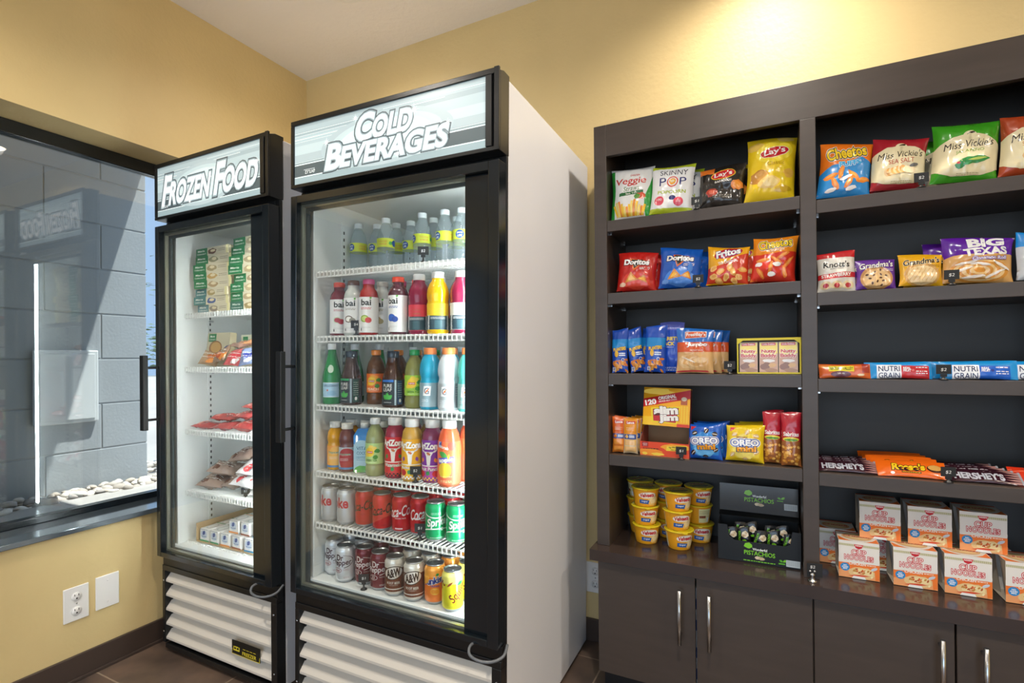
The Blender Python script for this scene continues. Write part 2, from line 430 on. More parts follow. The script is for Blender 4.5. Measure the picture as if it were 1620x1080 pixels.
# recessed ceiling lights
def downlight(x, y, label, k=0):
    t = thing('ceiling_downlight', label, 'ceiling light', (x, y, CEIL), group='recessed ceiling lights')
    G().lathe([(.062, -.001), (.066, -.004), (.096, -.006), (.1, -.001)], 40, m='plate_white').build('trim_ring', t)
    G().lathe([(.0001, -.0021), (.061, -.0022)], 32, m='lamp_disc').build('lamp_lens', t)
    l = light('ceiling_lamp_light', 'SPOT', (x, y, CEIL - .012), CAN_W * 4 * (k or 1), BACK_COL if k == BACK_K else CAN_COL, spot_size=R(150), spot_blend=.95, shadow_soft_size=.05)
    l.parent = t; l.location = (0, 0, -.012)
    return t
downlight(.74, -.46, 'round recessed ceiling light above the gap between the two refrigerators', .6)
downlight(2.36, -.42, 'round recessed ceiling light over the snack shelves, mirrored in the window', 1.35)
for x, y in ((3.98, -.42), (.74, -1.9), (2.36, -1.55), (3.98, -1.55), (.9, -4.2), (2.36, -4.2), (3.98, -4.2)):  # unseen downlights added to brighten the shelves, fridges and room
    downlight(x, y, 'round recessed ceiling light in the room behind the camera', BACK_K)

# ---- outlets
def plate(name, label, loc, rotz, sockets, w_=.08, h_=.127):
    t = thing(name, label, 'wall plate', loc, (0, 0, rotz))
    G().box(-w_ / 2, -.006, -h_ / 2, w_ / 2, 0, h_ / 2, m='plate_white').build('cover_plate', t, bevel=.0025)
    if sockets:
        for z in (.027, -.027):
            s = G().lathe([(.0001, .003), (.0155, .003), (.0165, 0)], 24, m='plate_white', T=Matrix.Translation((0, -.006, z)) @ Matrix.Rotation(R(90), 4, 'X')).build('socket', t)
            h = G(); h.box(-.0075, -.0098, z + .002, -.0055, -.0088, z + .009, m='slot_dark'); h.box(.005, -.0098, z + .001, .007, -.0088, z + .009, m='slot_dark'); h.lathe([(.0001, .001), (.0028, .001), (.0028, 0)], 10, m='slot_dark', T=Matrix.Translation((0, -.0088, z - .007)) @ Matrix.Rotation(R(90), 4, 'X')); h.build('socket_slots', s)
        G().lathe([(.0001, .0015), (.0028, .001), (.003, 0)], 12, m='chrome', T=Matrix.Translation((0, -.006, 0)) @ Matrix.Rotation(R(90), 4, 'X')).build('screw', t)
    else:
        for z in (.042, -.042): G().lathe([(.0001, .0015), (.0028, .001), (.003, 0)], 12, m='plate_white', T=Matrix.Translation((0, -.006, z)) @ Matrix.Rotation(R(90), 4, 'X')).build('screw', t)
    return t
plate('wall_outlet', 'white double power outlet on the yellow wall under the window', (0, -1.102, .286), R(90), True)
plate('blank_wall_plate', 'plain white blank wall plate right of the outlet under the window', (0, -1.0, .292), R(90), False)
plate('wall_outlet', 'white double power outlet low on the wall between cooler and cabinets', (1.677, 0, .266), 0, True)

# ================================================================== OUTSIDE THE WINDOW
g = G(); g.box(-1.43, -6, -.2, -.26, 3, .36, m='concrete'); g.box(-30, -30, -.3, -1.43, 40, .30, m='desert'); g.box(-1.4299, 3, -.3, 12, 40, .3, m='desert'); struct(g, 'floor_outside')
g = G(); BX = -1.7
g.box(BX - .2, -5.7, .30, BX - .006, .05, 3.05, m='mortar')
for k in range(-1, 9):
    z0 = .30 + .303 * k
    if k < 0: continue
    e = [.055] + [(-.231 if k % 2 else -.537) - .61 * i for i in range(9)]
    for a, b_ in zip(e, e[1:]): g.box(BX - .205, b_ + .004, z0 + .004, BX, a - .003, z0 + .299, m='block')
struct(g, 'wall_outside', .004)
g = G(); g.box(-1.9, -5.7, 3.05, -.262, .165, 3.2, m='ceiling_paint'); struct(g, 'added_shadow_canopy')  # unseen canopy slab added so its edge casts the diagonal shadow on the blocks
t = thing('electrical_panel', 'light grey metal utility box mounted on the block wall outside the window', 'utility box', (BX, -.43, 1.03))
G().box(0, -.168, -.235, .035, .168, .235, m='panel_grey').build('box_frame', t, bevel=.008)
G().box(.0352, -.145, -.212, .041, .145, .212, m='panel_grey').build('box_cover', t, bevel=.003)
# river rocks
g = G(); rr_ = random.Random(3)
ico = bmesh.new(); bmesh.ops.create_icosphere(ico, subdivisions=2, radius=1); IV = [v.co.copy() for v in ico.verts]; IF = [[v.index for v in f.verts] for f in ico.faces]; ico.free()
for i in range(520):
    y = rr_.uniform(-1.9, 1.2); x = rr_.uniform(-1.655, -1.40) if y < .1 else rr_.uniform(-2.3, -1.38); s = rr_.uniform(.014, .034)
    z = .345 + rr_.uniform(0, .03); sc = Vector((s * rr_.uniform(.8, 1.4), s * rr_.uniform(.8, 1.4), s * rr_.uniform(.45, .8))); rot = Matrix.Rotation(rr_.uniform(0, 6.3), 3, 'Z') @ Matrix.Rotation(rr_.uniform(-.4, .4), 3, 'X')
    b = len(g.v); c = rr_.choice(['C9C0B4', 'B8AFA6', 'D8D2C8', 'A79D92', 'BFB2A2', 'DDD9D2', '9C958F']); sd = Vector((i * 3.1, 0, 0))
    for v in IV:
        p = rot @ Vector(((v * (1 + .18 * noise.noise(v * 1.3 + sd))))*1.0); p = rot @ Vector((v.x * sc.x, v.y * sc.y, v.z * sc.z)) * (1 + .2 * noise.noise(v * 1.2 + sd)); g.v.append((x + p.x, y + p.y, z + p.z))
    for f in IF: g.face([b + k for k in f], c, 'rock', True)
tag(g.build('river_rocks'), 'pale river rocks lying along the foot of the block wall outside', 'rocks', kind='stuff')
# distant desert trees seen in the slit right of the block wall
def tree(x, y, z, h, r, label, n=260, seed=1):
    t = thing('tree', label, 'tree', (x, y, z)); q = random.Random(seed)
    G().tube([(0, 0, 0), (.05 * h, 0, h * .35), (0, .02 * h, h * .8)], .02 * h, 8, m='bark').build('trunk', t)
    f = G()
    for i in range(n):
        a = q.uniform(0, 6.28); el = q.uniform(-.6, 1); d = r * q.random() ** .4
        c = Vector((d * math.cos(a) * .9, d * math.sin(a) * .9, h * .72 + d * el * .8)); s = r * .09
        T = Matrix.Translation(c) @ Matrix.Rotation(q.uniform(0, 6), 4, 'Z') @ Matrix.Rotation(q.uniform(-1, 1), 4, 'X')
        b = len(f.v); P = [(-s, 0, 0), (0, -s * .35, s * .1), (s, 0, 0), (0, s * .35, s * .1)]; f.v += [tuple(T @ Vector(p)) for p in P]; f.face((b, b + 1, b + 2, b + 3), m='foliage')
    f.build('foliage', t); return t
tree(-6.6, 2.45, .3, 2.7, .85, 'thin leafy tree seen in the sunlit slit right of the block wall', 46, 5)
tree(-30, 14.5, .3, 2.0, 2.4, 'low green tree on the far horizon behind the thin leafy tree', 400, 8)

# ================================================================== REFRIGERATORS
def light_sign(W, words, seed):
    """backlit header face: silver streaks, dark band, italic outlined lettering"""
    a = A(); w = W * 100 - 4.1; z0, h = 1.0, 20.0   # centimetres, panel lower left at (0,0)
    bands = [(20, 19, 'A9BABD'), (19, 17.5, 'B4C6C9'), (17.5, 16, 'A5B8BC'), (16, 13, 'B9CCCF'), (13, 10, 'C6D8DA'), (10, 7.6, 'B5C6C9'), (7.6, 6.6, '95A7AA'), (6.6, 2.6, '566366'), (2.6, 0, '9DB2B6')]
    for t_, b_, c in bands: a.r(0, b_, w, t_, c)
    for y, x0, x1, th in ((17.2, 0, w * .8, .22), (16.2, 0, w * .62, .18), (15.1, 0, w * .42, .3), (18.3, w * .5, w, .15), (7.4, 0, w, .16), (6.6, 0, w, .34), (2.45, 0, w, .34), (14.2, 0, w * .3, .15)): a.r(x0, y - th / 2, x1, y + th / 2, 'E4F0F1')
    for k, c in enumerate(('B9CACD', 'C8DADC', 'D8E8EA')): a.e(w * (.5 if words[0] == 'COLD' else .45), 9.5, w * .34 - k * w * .05, 8.2 - k * 1.2, c, n=40)
    return a, w
GL = (('3A4447', .105), ('67757A', .088), ('8FA0A5', .070), ('BCCBCF', .050))
def word(a, s, x0, y0, h, w, small=.8, first=1.0, rot=0, sh=.22):
    """big first letter, small capitals after it"""
    for ci in range(len(GL) + 1):
        col, off = (GL[ci] if ci < len(GL) else ('FFFFFF', .024))
        V0, _ = text2d(s[0], 0); fw_ = max(v[0] for v in V0) - min(v[0] for v in V0); V1, _ = text2d(s[1:], 0); rw = max(v[0] for v in V1) - min(v[0] for v in V1)
        tot = fw_ * first * 1.1 + rw * small * 1.0 + .06
        k = w / tot; ww = fw_ * first * 1.1 * k
        def put(st, x, hh, wid):
            V, _ = text2d(st, 0); ax0, ax1 = min(v[0] for v in V), max(v[0] for v in V); ay0, ay1 = min(v[1] for v in V), max(v[1] for v in V)
            Vo, Fo = text2d(st, off); kx = wid / (ax1 - ax0); ky = hh / (ay1 - ay0)
            P = [(x + (vx - ax0) * kx, (vy - ay0) * ky) for vx, vy in Vo]
            a.el.append((a._t(P, x0, y0, rot, sh), Fo, col))
        put(s[0], 0, h * 1.0, ww); put(s[1:], ww + .05 * k, h * small, rw * small * k)
def sparkle(a, x, y, r):
    a.star(x, y, r, r * .09, 'FFFFFF', 4); a.star(x, y, r * .7, r * .08, 'FFFFFF', 4, rot=45); a.e(x, y, r * .28, r * .28, 'FFFFFF')

def fridge(kind, W, label, words, loc, rot, shelves, cav_left, is_freezer):
    """upright glass-door display refrigerator; local origin = lower front left corner of the sign plane"""
    H = 1.997; D = .81
    t = thing(kind, label, 'refrigerator', loc, rot)
    z0 = .432; z1 = 1.752; xl, xr = .045, W - .045
    b = G(); B0 = .058                                     # white cabinet shell around the cavity
    for q in ((0, B0, .02, .012, D, H - .012), (W - .012, B0, .02, W, D, H - .012), (.0121, D - .012, .02, W - .0121, D, H - .012), (.0121, B0, H - .03, W - .0121, D - .0121, H - .012)): b.box(*q, m='white_metal')
    body = b.build('cabinet_shell', t, bevel=.003)
    b = G()
    for q in ((.0125, B0, z0, xl, D - .05, z1), (xr, B0, z0, W - .0125, D - .05, z1), (xl + .0002, .70, z0, xr - .0002, D - .05, z1), (.0125, B0, z1, W - .0125, D - .05, H - .04), (.0125, B0 - .012, z0 - .03, W - .0125, D - .05, z0 - .0002)): b.box(*q, m='white_liner')
    for y in (.20, .60):                                   # slotted shelf rails on both side walls
        for sx_, x in ((1, xl), (-1, xr)):
            b.box(min(x, x + sx_ * .003), y - .011, z0 + .03, max(x, x + sx_ * .003), y + .011, z1 - .06, m='white_liner')
            for k in range(int((z1 - z0 - .12) / .0254)):
                z = z0 + .05 + .0254 * k; b.box(min(x + sx_ * .0031, x + sx_ * .0036), y - .003, z, max(x + sx_ * .0031, x + sx_ * .0036), y + .003, z + .011, m='slot_dark')
    b.build('inner_liner', t)
    b = G()                                                # black front collar, bottom plinth
    b.box(-.001, .046, .03, .024, B0 - .0005, H - .23, m='black_metal'); b.box(W - .024, .046, .03, W + .001, B0 - .0005, H - .23, m='black_metal'); b.box(.0245, .046, 1.735, W - .0245, B0 - .0005, H - .23, m='black_metal')
    b.box(.03, .12, .002, W - .03, D - .05, .02, m='black_metal'); b.box(-.001, .024, .34, W + .001, B0 - .0005, .392, m='black_metal')
    b.build('front_collar', t, bevel=.002)
    # header
    hd = G(); hd.poly([(.008, 1.768), (.065, 1.768), (.065, H), (.03, H), (.008, H - .008)], 0, W, m='black_metal', ax=0)
    hd.box(0, .0, 1.768, W, .0075, 1.780, m='black_metal'); hd.box(0, 0, H - .018, W, .0075, H - .002, m='black_metal'); hd.box(0, 0, 1.7805, .013, .0075, H - .0185, m='black_metal')
    hd.box(W - .042, -.002, 1.7805, W - .022, .0075, H - .0185, m='black_metal'); hd.box(W - .016, -.001, 1.768, W, .0078, H, m='black_metal')
    hdr = hd.build('header_box', t, bevel=.0015)
    a, w = light_sign(W, words, 1)
    if words[0] == 'COLD':
        word(a, 'COLD', 26.5, 10.2, 8.0, 21.5); word(a, 'BEVERAGES', 14.2, 3.2, 7.6, 46.5)
        for x, y, r in ((26.8, 17.6, 1.6), (49.5, 15.6, 2.2), (14.6, 12.0, 1.9), (61.5, 9.6, 1.5), (43.5, 3.6, 1.7)): sparkle(a, x, y, r)
    else:
        word(a, 'FROZEN', 3.2, 4.3, 11.2, 29.6, small=.76); word(a, 'FOOD', 36.6, 4.3, 11.0, 23.4, small=.78)
        for x, y, r in ((6.0, 15.8, 1.5), (60.8, 12.4, 1.8), (21.5, 3.6, 1.5), (34.4, 11.2, 1.2)): sparkle(a, x, y, r)
    a.t('true', 7.0 if words[0] == 'COLD' else 5.2, 3.9, 1.3, 'E8EEEE', w=4.6, sh=.3); a.r(4.2, 4.6, 9.2, 4.75, 'E8EEEE') if words[0] == 'COLD' else None
    S = Surf([0, w * .01], [0, .2], lambda u, v: (.0135 + u, .0055, 1.7795 + v), lambda u, v: (0, -1, 0))
    sg = G(); sg.box(.0135, .0056, 1.7795, .0135 + w * .01, .0074, 1.9795, 'B4C6C9', 'sign_light'); sg.art(S, a, 'sign_light', .00006)
    sg.build('lit_sign_panel', hdr)
    # door
    dr = thing('door', None, None); dr.parent = t; del_keys = [k for k in ('label', 'category') if k in dr]
    dz0, dz1 = .395, 1.742; f = G()
    f.box(0, 0, dz0, .026, .044, dz1, m='black_frame'); f.box(W - .034, 0, dz0, W, .044, dz1, m='black_frame'); f.box(.0261, 0, dz1 - .026, W - .0341, .044, dz1, m='black_frame'); f.box(.0261, 0, dz0, W - .0341, .044, dz0 + .02, m='black_frame')
    f.box(W - .118, .017, dz0 + .0202, W - .0342, .040, dz1 - .0262, m='black_frame')         # wide dark band that hides the lamp
    f.build('door_frame', dr, bevel=.002)
    f = G(); f.box(.0262, .018, dz0 + .0205, W - .1182, .022, dz1 - .0265, m='door_glass'); f.build('glass_pane', dr)
    f = G()
    f.box(.0262, .0222, dz0 + .0205, .033, .036, dz1 - .0265, m='spacer'); f.box(.0332, .0222, dz0 + .0205, W - .1182, .036, dz0 + .0275, m='spacer'); f.box(.0332, .0222, dz1 - .034, W - .1182, .036, dz1 - .0265, m='spacer')
    f.box(.0262, .037, dz0 + .0205, .047, .0438, dz1 - .0265, m='gasket'); f.box(.0472, .037, dz1 - .045, W - .1182, .0438, dz1 - .0265, m='gasket'); f.box(.0472, .037, dz0 + .0205, W - .1182, .0438, dz0 + .03, m='gasket')
    f.build('door_seal', dr)
    hb = G(); hb.box(.002, -.062, .915, .026, -.042, 1.215, m='black_plastic')
    for z in (.955, 1.165): hb.lathe([(.005, 0), (.005, .043)], 12, m='black_plastic', T=Matrix.Translation((.014, .0005, z)) @ Matrix.Rotation(R(90), 4, 'X'))
    hb.build('handle', dr, bevel=.002)
    # lower grille
    gr = G(); gz0, gz1 = .035, .335
    gr.box(0, .02, gz1 - .004, W, .056, gz1 + .018, m='black_metal'); gr.box(0, .02, gz0, .018, .056, gz1 - .0042, m='black_metal'); gr.box(W - .03, .02, gz0, W, .056, gz1 - .0042, m='black_metal'); gr.box(.0182, .02, gz0 - .02, W - .0302, .056, gz0 - .001, m='black_metal')
    gr.box(.0182, .075, gz0, W - .0302, .08, gz1 - .005, m='black_metal')
    grf = gr.build('grille_frame', t, bevel=.002)
    sl = G(); n = 5; st = (gz1 - gz0 - .006) / n
    for k in range(n):
        z = gz1 - .006 - st * k
        sl.poly([(.055, z), (.024, z - st * .62), (.024, z - st * .62 - .008), (.028, z - st * .62 - .010), (.059, z - .004)], .0185, W - .0305, m='slat', ax=0)
    sl.build('louvres', grf)
    for x, z in ((.009, .29), (.009, .08), (W - .015, .29), (W - .015, .08)): G().lathe([(.0001, .0022), (.004, .0015), (.0045, 0)], 10, m='chrome', T=Matrix.Translation((x, .02, z)) @ Matrix.Rotation(R(90), 4, 'X')).build('screw', grf)
    for x in (.06, W - .06):
        for y in (.16, D - .12): G().lathe([(.018, 0), (.018, .003)], 14, m='black_plastic', cx=x, cy=y).build('foot', t)
    # hinge cord at lower right
    G().tube(smooth_path([(W - .075, .018, .398), (W - .082, -.012, .392), (W - .072, -.026, .378), (W - .04, -.026, .37), (W - .008, -.012, .37), (W + .012, .012, .378), (W + .008, .043, .392)]), .0042, 8, m='cord_grey').build('cord', t)
    # inner lamp
    led = G(); led.box(W - .094, .049, .46, W - .084, .056, 1.70, m='led'); led.build('led_strip', t)
    # shelves
    for z, yf in shelves:
        s = G(); x0, x1 = xl + .007, xr - .007; yb = .66
        s.box(x0, yf, z - .006, x1, yf + .004, z - .001, m='shelf_white'); s.box(x0, yf, z - .023, x1, yf + .004, z - .018, m='shelf_white')
        s.box(x0, yb, z - .007, x1, yb + .005, z - .002, m='shelf_white'); s.box(x0, (yf + yb) / 2, z - .010, x1, (yf + yb) / 2 + .006, z - .0042, m='shelf_white')
        n = int((x1 - x0) / .0165)
        for k in range(n + 1):
            x = x0 + .003 + (x1 - x0 - .006) * k / n; s.box(x - .0015, yf - .004, z - .004, x + .0015, yb, z, m='shelf_white'); s.box(x - .0015, yf - .004, z - .021, x + .0015, yf - .0005, z - .0042, m='shelf_white')
        sh_ = s.build('wire_shelf', t)
        for x in (xl + .0037, xr - .0187):
            for y in (.20, .60): G().box(x, y - .006, z - .032, x + .015, y + .006, z - .0235 if y < .3 else z - .011, m='alu').build('shelf_clip', sh_)
    return t
TILT, YAW = .0124, .01664
COOL_M = Matrix.Translation((.8641, -.8637, .006)) @ Matrix.Rotation(YAW, 4, 'Z') @ Matrix.Rotation(TILT, 4, 'Y')
FRZ_M = Matrix.Translation((.0899, -.8637, 0)) @ Matrix.Rotation(-.001, 4, 'Z')
CS = [(1.494, .064), (1.270, .064), (1.033, .064), (.803, .064), (.624, .064)]
FS = [(1.391, .09), (1.166, .09), (.905, .09), (.648, .09), (.437, .09)]
fridge('beverage_cooler', .796, 'tall glass-door cooler full of drinks with lit COLD BEVERAGES header', ('COLD', 'BEVERAGES'), COOL_M.translation, COOL_M.to_euler(), CS, 0, False)
fr = fridge('display_freezer', .686, 'glass-door freezer in the corner with lit FROZEN FOOD header', ('FROZEN', 'FOOD'), FRZ_M.translation, FRZ_M.to_euler(), FS, 0, True)
# black and yellow freezer badge on the lower louvres
a = A(); a.r(0, 0, 15.5, 5, 'D9C531'); a.r(.25, .25, 15.25, 4.75, '14140F'); a.r(.9, 1.4, 4.4, 4.3, 'D9C531'); a.r(1.3, 1.9, 2.4, 3.8, '14140F'); a.r(2.8, 1.9, 3.9, 3.8, '14140F'); a.r(1.5, 2.6, 3.7, 3.0, 'D9C531'); [a.r(6.2 + 1.9 * k, 2.7, 7.6 + 1.9 * k, 4.1, 'D9C531') for k in range(4)]; [a.r(6.6 + 1.9 * k, 3.1, 7.2 + 1.9 * k, 4.1, '14140F') for k in range(4)]; a.t('FREEZER', 9.8, 1.3, 1.2, 'D9C531', w=7.6, b=.02)
S = Surf([0, .155], [0, .05], lambda u, v: (.44 + u, .0205 + v * .05, .098 + v), lambda u, v: (0, -1, 0)); bd = G(); bd.box(.44, .0212, .098, .595, .0238, .148, '14140F'); bd.art(S, a); bd.build('badge', fr)

# ================================================================== SNACK SHELVING
BY = -.2955
h = thing('snack_shelf_unit', 'dark brown wooden shelving unit holding snacks, standing on the counter', 'shelving', (0, 0, 0))
SX = [(1.777, 1.822), (2.425, 2.467), (3.070, 3.115)]; ZB, ZT = .5187, 2.0235; YB = -.012
for i, (x0, x1) in enumerate(SX):
    G().box(x0, BY, ZB, x1, YB - .0102, ZT if i != 1 else 1.9103, m='espresso').build('upright', h, bevel=.0012)
G().box(SX[0][1] + .0002, BY, 1.9105, SX[2][0] - .0002, BY + .02, ZT, m='espresso').build('top_rail', h, bevel=.0012)
G().box(SX[0][1] + .0002, BY + .0202, ZT - .025, SX[2][0] - .0002, YB - .0102, ZT, m='espresso').build('top_board', h)
G().box(SX[0][0], YB - .01, ZB, SX[2][1], YB, ZT, m='espresso_back').build('back_panel', h)
SZ = [(1.680, 1.421, 1.134, .846), (1.660, 1.382, 1.122, .840)]
for zs_, (a0, a1), (b0, b1) in zip(SZ, SX, SX[1:]):
    for z in zs_:
        s = G().box(a1 + .0004, BY + .003, z - .039, b0 - .0004, YB - .0104, z, m='espresso').build('shelf', h, bevel=.001)
        for x in (a1 + .0004, b0 - .0084):
            for y in (BY + .035, YB - .05): G().box(x, y, z - .0455, x + .008, y + .008, z - .0392, m='chrome').build('shelf_pin', s)
G().box(1.766, -.3516, .4803, 3.14, -.001, .5185, m='espresso_top').build('countertop').select_set(False)
ct = bpy.data.objects['countertop']; tag(ct, 'dark glossy brown countertop running over both base cabinets', 'countertop')
def cabinet(x0, x1, label, hx):
    t = thing('base_cabinet', label, 'cabinet', (0, 0, 0), group='dark base cabinets under the countertop'); yf = -.316
    c = G(); c.box(x0, yf, .088, x0 + .018, -.014, .48, m='espresso'); c.box(x1 - .018, yf, .088, x1, -.014, .48, m='espresso'); c.box(x0 + .0182, yf, .088, x1 - .0182, -.014, .106, m='espresso'); c.box(x0 + .0182, -.024, .1062, x1 - .0182, -.014, .48, m='espresso'); c.box(x0 + .0182, yf, .462, x1 - .0182, -.0242, .48, m='espresso')
    c.build('carcass', t)
    G().box(x0 + .004, -.27, .001, x1 - .004, -.255, .0878, m='black_plastic').build('toe_kick', t)
    xm = (x0 + x1) / 2
    for k, (a0, a1) in enumerate(((x0 + .0015, xm - .003), (xm + .0015, x1 - .0015))):
        d = G().box(a0, -.3355, .090, a1, -.3175, .4735, m='espresso').build('door', t, bevel=.0012)
        hg = G(); x = hx[k]; hg.tube([(x, -.366, .262), (x, -.366, .438)], .0062, 14, m='chrome')
        for z in (.286, .414): hg.tube([(x, -.366, z), (x, -.3357, z)], .0045, 10, m='chrome')
        hg.build('bar_handle', d)
    return t
cabinet(1.790, 2.446, 'dark brown two-door base cabinet next to the cooler, under the pasta cups', (2.070, 2.160))
cabinet(2.447, 3.102, 'dark brown two-door base cabinet under the noodle boxes', (2.740, 2.828))
g = G(); g.box(2.100, -.305, .1065, 2.135, -.20, .43, 'C9D3DC', 'gloss')
for z in (.13, .2, .29, .36): g.box(2.0995, -.3055, z, 2.1355, -.2, z + .035, '2E4F8A', 'gloss')
tag(g.build('packaging'), 'blue and white packaging showing through the gap between the left cabinet doors', 'packaging')
# ================================================================== PACKAGES: builders
def bag_mesh(W, H, T, base, art, seed=0, pinch=.07, belly=.42, nu=26, nv=32, rough=1.0, m='foil', back=None, sealc=None, zig=True):
    """inflated pouch standing on its bottom seam: two sheets meeting at crimped seals"""
    W, H, T = W * .01, H * .01, T * .01
    sd = Vector((seed * 7.31, seed * 3.7, seed * 1.9)); q = random.Random(seed)
    def prof(u, v, s):
        a = min(abs(2 * u / W), 1); t = v / H
        bv = 1 - abs((t - belly) / ((1 - belly) if t > belly else belly)) ** 2.6 if 0 < t < 1 else 0
        bulge = T / 2 * max(0, 1 - a ** 2.6) ** .62 * max(bv, 0) ** .62
        x = u * (1 - pinch * max(bv, 0) ** .8)
        k = max(0, 1 - a ** 4) * (max(bv, 0) ** .3)
        p = Vector((u * 26, v * 26, 3 * s)) + sd
        wr = (noise.noise(p) * .0042 + (abs(noise.noise(p * 2.1)) - .2) * -.0036 + abs(noise.noise(Vector((u * 60, v * 18, s * 9)) + sd)) * -.0028) * rough * 1.35 * k
        ple = math.sin(u / W * 44 + seed) * .0012 * rough * (max(0, (t - .62) / .38) * max(0, 1 - t) * 6 + max(0, (.3 - t) / .3) * t * 8)
        sway = .006 * rough * (t ** 2) * math.sin(seed * 1.7 + u / W * 2.5)
        z = v + (.004 * rough * math.sin(u / W * 3 + seed) if t > .8 else 0) * (t - .8) * 5
        z += (.003 * abs(math.cos(3.1 * u / W)) if t < .08 else 0)
        return x + .003 * rough * noise.noise(Vector((0, v * 14, s)) + sd), s * (bulge + max(wr, -bulge * .8)) + ple + sway, z
    us, vs = frange(-W / 2, W / 2, nu), frange(0, H, nv)
    F = Surf(us, vs, lambda u, v: prof(u, v, -1)); B = Surf(us, vs, lambda u, v: prof(u, v, 1))
    for i in (0, nu):
        for j in range(nv + 1): B.P[i][j] = F.P[i][j].copy()
    for j in (0, nv):
        for i in range(nu + 1): B.P[i][j] = F.P[i][j].copy()
    g = G(); g.surf(F, base, m); g.surf(B, back or base, m, flip=True); g.art(F, art, m)
    return g
def bag(name, label, cat, x, y, z, rotz=0, lean=0, roll=0, group=None, **k):
    k['H'] *= .968; g = bag_mesh(**k); o = g.build(name); place(o, (x - .007, y, z), (R(-lean), R(roll), R(rotz))); return tag(o, label, cat, group)
def tuck(o, label, dx, dy, dz=0, rz=0, dl=0, group=None):
    r = o.rotation_euler; return dup(o, label, group, (o.location[0] + dx, o.location[1] + dy, o.location[2] + dz), (r[0] + R(dl), r[1], r[2] + R(rz)))

def cyl_surf(prof, n=48, sq=0):
    """surface of revolution with u as arc length (m) measured from the front at -y; sq>0 squares the section"""
    r0 = max(r for r, z in prof); us = [math.pi * r0 * (2 * i / n - 1) for i in range(n + 1)]; zs = [z for r, z in prof]; rs = [r for r, z in prof]
    def rad(z):
        j = min(max(bisect_right(zs, z) - 1, 0), len(zs) - 2); t = (z - zs[j]) / (zs[j + 1] - zs[j]); return rs[j] + (rs[j + 1] - rs[j]) * t
    def f(u, v):
        a = u / r0; r = rad(v)
        if sq: r *= 1 + sq * (abs(math.cos(2 * a)) ** .7 * -1 + .5)
        return (r * math.sin(a), -r * math.cos(a), v)
    return Surf(us, zs, f, lambda u, v: (math.sin(u / r0), -math.cos(u / r0), 0))

def can(label, base, art, group, bands=None):
    t = thing('drink_can', label, 'can', group=group); p = [(.0245, 0), (.0255, .0015), (.031, .009), (.033, .0125), (.033, .035), (.033, .060), (.033, .085), (.033, .104), (.0325, .107), (.0272, .117)]
    S = cyl_surf(p); g = G(); 
    def c(u, v): return 'B5B8BA' if v < .009 or v > .112 else (bands(v) if bands else base)
    g.surf(S, c, 'can_print'); g.art(S, art, 'can_print', .00012); b = len(g.v)
    g.lathe([(.0001, .006), (.018, .004), (.0245, 0)], 24, m='alu'); g.build('can_body', t)
    l = G(); l.lathe([(.0272, .1171), (.0285, .1188), (.0282, .1212), (.0268, .1214), (.0258, .1175), (.024, .1165), (.0001, .1168)], 32, m='alu'); lid = l.build('lid', t)
    q = G(); q.poly([(.006 * math.cos(a) , .0095 * math.sin(a) + .002) for a in frange(0, 2 * math.pi, 12)[:-1]], .1172, .1182, m='alu', ax=2); q.build('pull_tab', lid)
    return t

def bottle(kind, label, cat, prof, cap, liq, labels=(), art=None, sq=0, group=None, n=40, capart=None, lmat='print'):
    """prof/cap in cm; labels = (z0, z1, colour, half-angle or None for a full wrap)"""
    t = thing(kind, label, cat, group=group); P = [(r * .01, z * .01) for r, z in prof]
    S = cyl_surf(P, n, sq); g = G(); g.surf(S, '808080', liq); g.lathe([(.0001, P[0][1] + .003), (P[0][0], P[0][1])], 24, m=liq); g.build('bottle_body', t)
    c0, c1, cr_, cc = cap
    cg = G(); cg.lathe([(cr_ * .01, c0 * .01), (cr_ * .0102, c0 * .01 + .001), (cr_ * .0102, c1 * .01 - .0015), (cr_ * .0095, c1 * .01), (.0001, c1 * .01 + .0003)], 28, cc, 'gloss'); cg.build('cap', t)
    zs = sorted(set([z for r, z in P]))
    for z0, z1, col in labels:
        def rad(z):
            for (r1, a), (r2, b) in zip(P, P[1:]):
                if a <= z <= b + 1e-9: return r1 + (r2 - r1) * (z - a) / max(b - a, 1e-9)
            return P[-1][0]
        q = [z0 * .01] + [z for z in zs if z0 * .01 < z < z1 * .01] + [z1 * .01]
        # finer rings so that artwork follows the wall
        S2 = cyl_surf([(rad(z) + .0004, z) for z in q], n, sq); lg = G(); lg.surf(S2, col, lmat)
        if art: lg.art(S2, art, lmat, .00013)
        lg.build('bottle_label', t)
    return t

def fruit(a, x, y, r, c, leaf='3E8E3A'):
    a.e(x, y, r, r, c); a.leaf(x, y + r * .7, r * .9, r * .3, leaf, 40)

# ================================================================== DRINKS IN THE COOLER
def L2W(Mx, p): return Mx @ Vector(p)
ORD = ['leftmost', 'second from left', 'third from left', 'fourth from left', 'fifth from left', 'sixth from left', 'seventh from left', 'eighth from left', 'ninth from left']
def setat(Mx, o, x, y, z, face=0, first=None, label=None, group=None):
    rot = (Mx.to_3x3() @ Matrix.Rotation(R(face), 3, 'Z')).to_euler(); loc = Mx @ Vector((x, y, z + .0008))
    if first: place(o, loc, rot); return o
    return dup(o, label, group, loc, rot)
def row(Mx, z, items, rowname, group, used=set()):
    """items: (prototype, description, x, y, facing)"""
    for i, (o, d, x, y, fa) in enumerate(items):
        lab = f'{d}, {ORD[i]}, {rowname}'
        if o.name in used:
            setat(Mx, o, x, y, z, fa, label=lab, group=group)
        else:
            used.add(o.name); setat(Mx, o, x, y, z, fa, first=True); o['label'] = lab; o['group'] = group

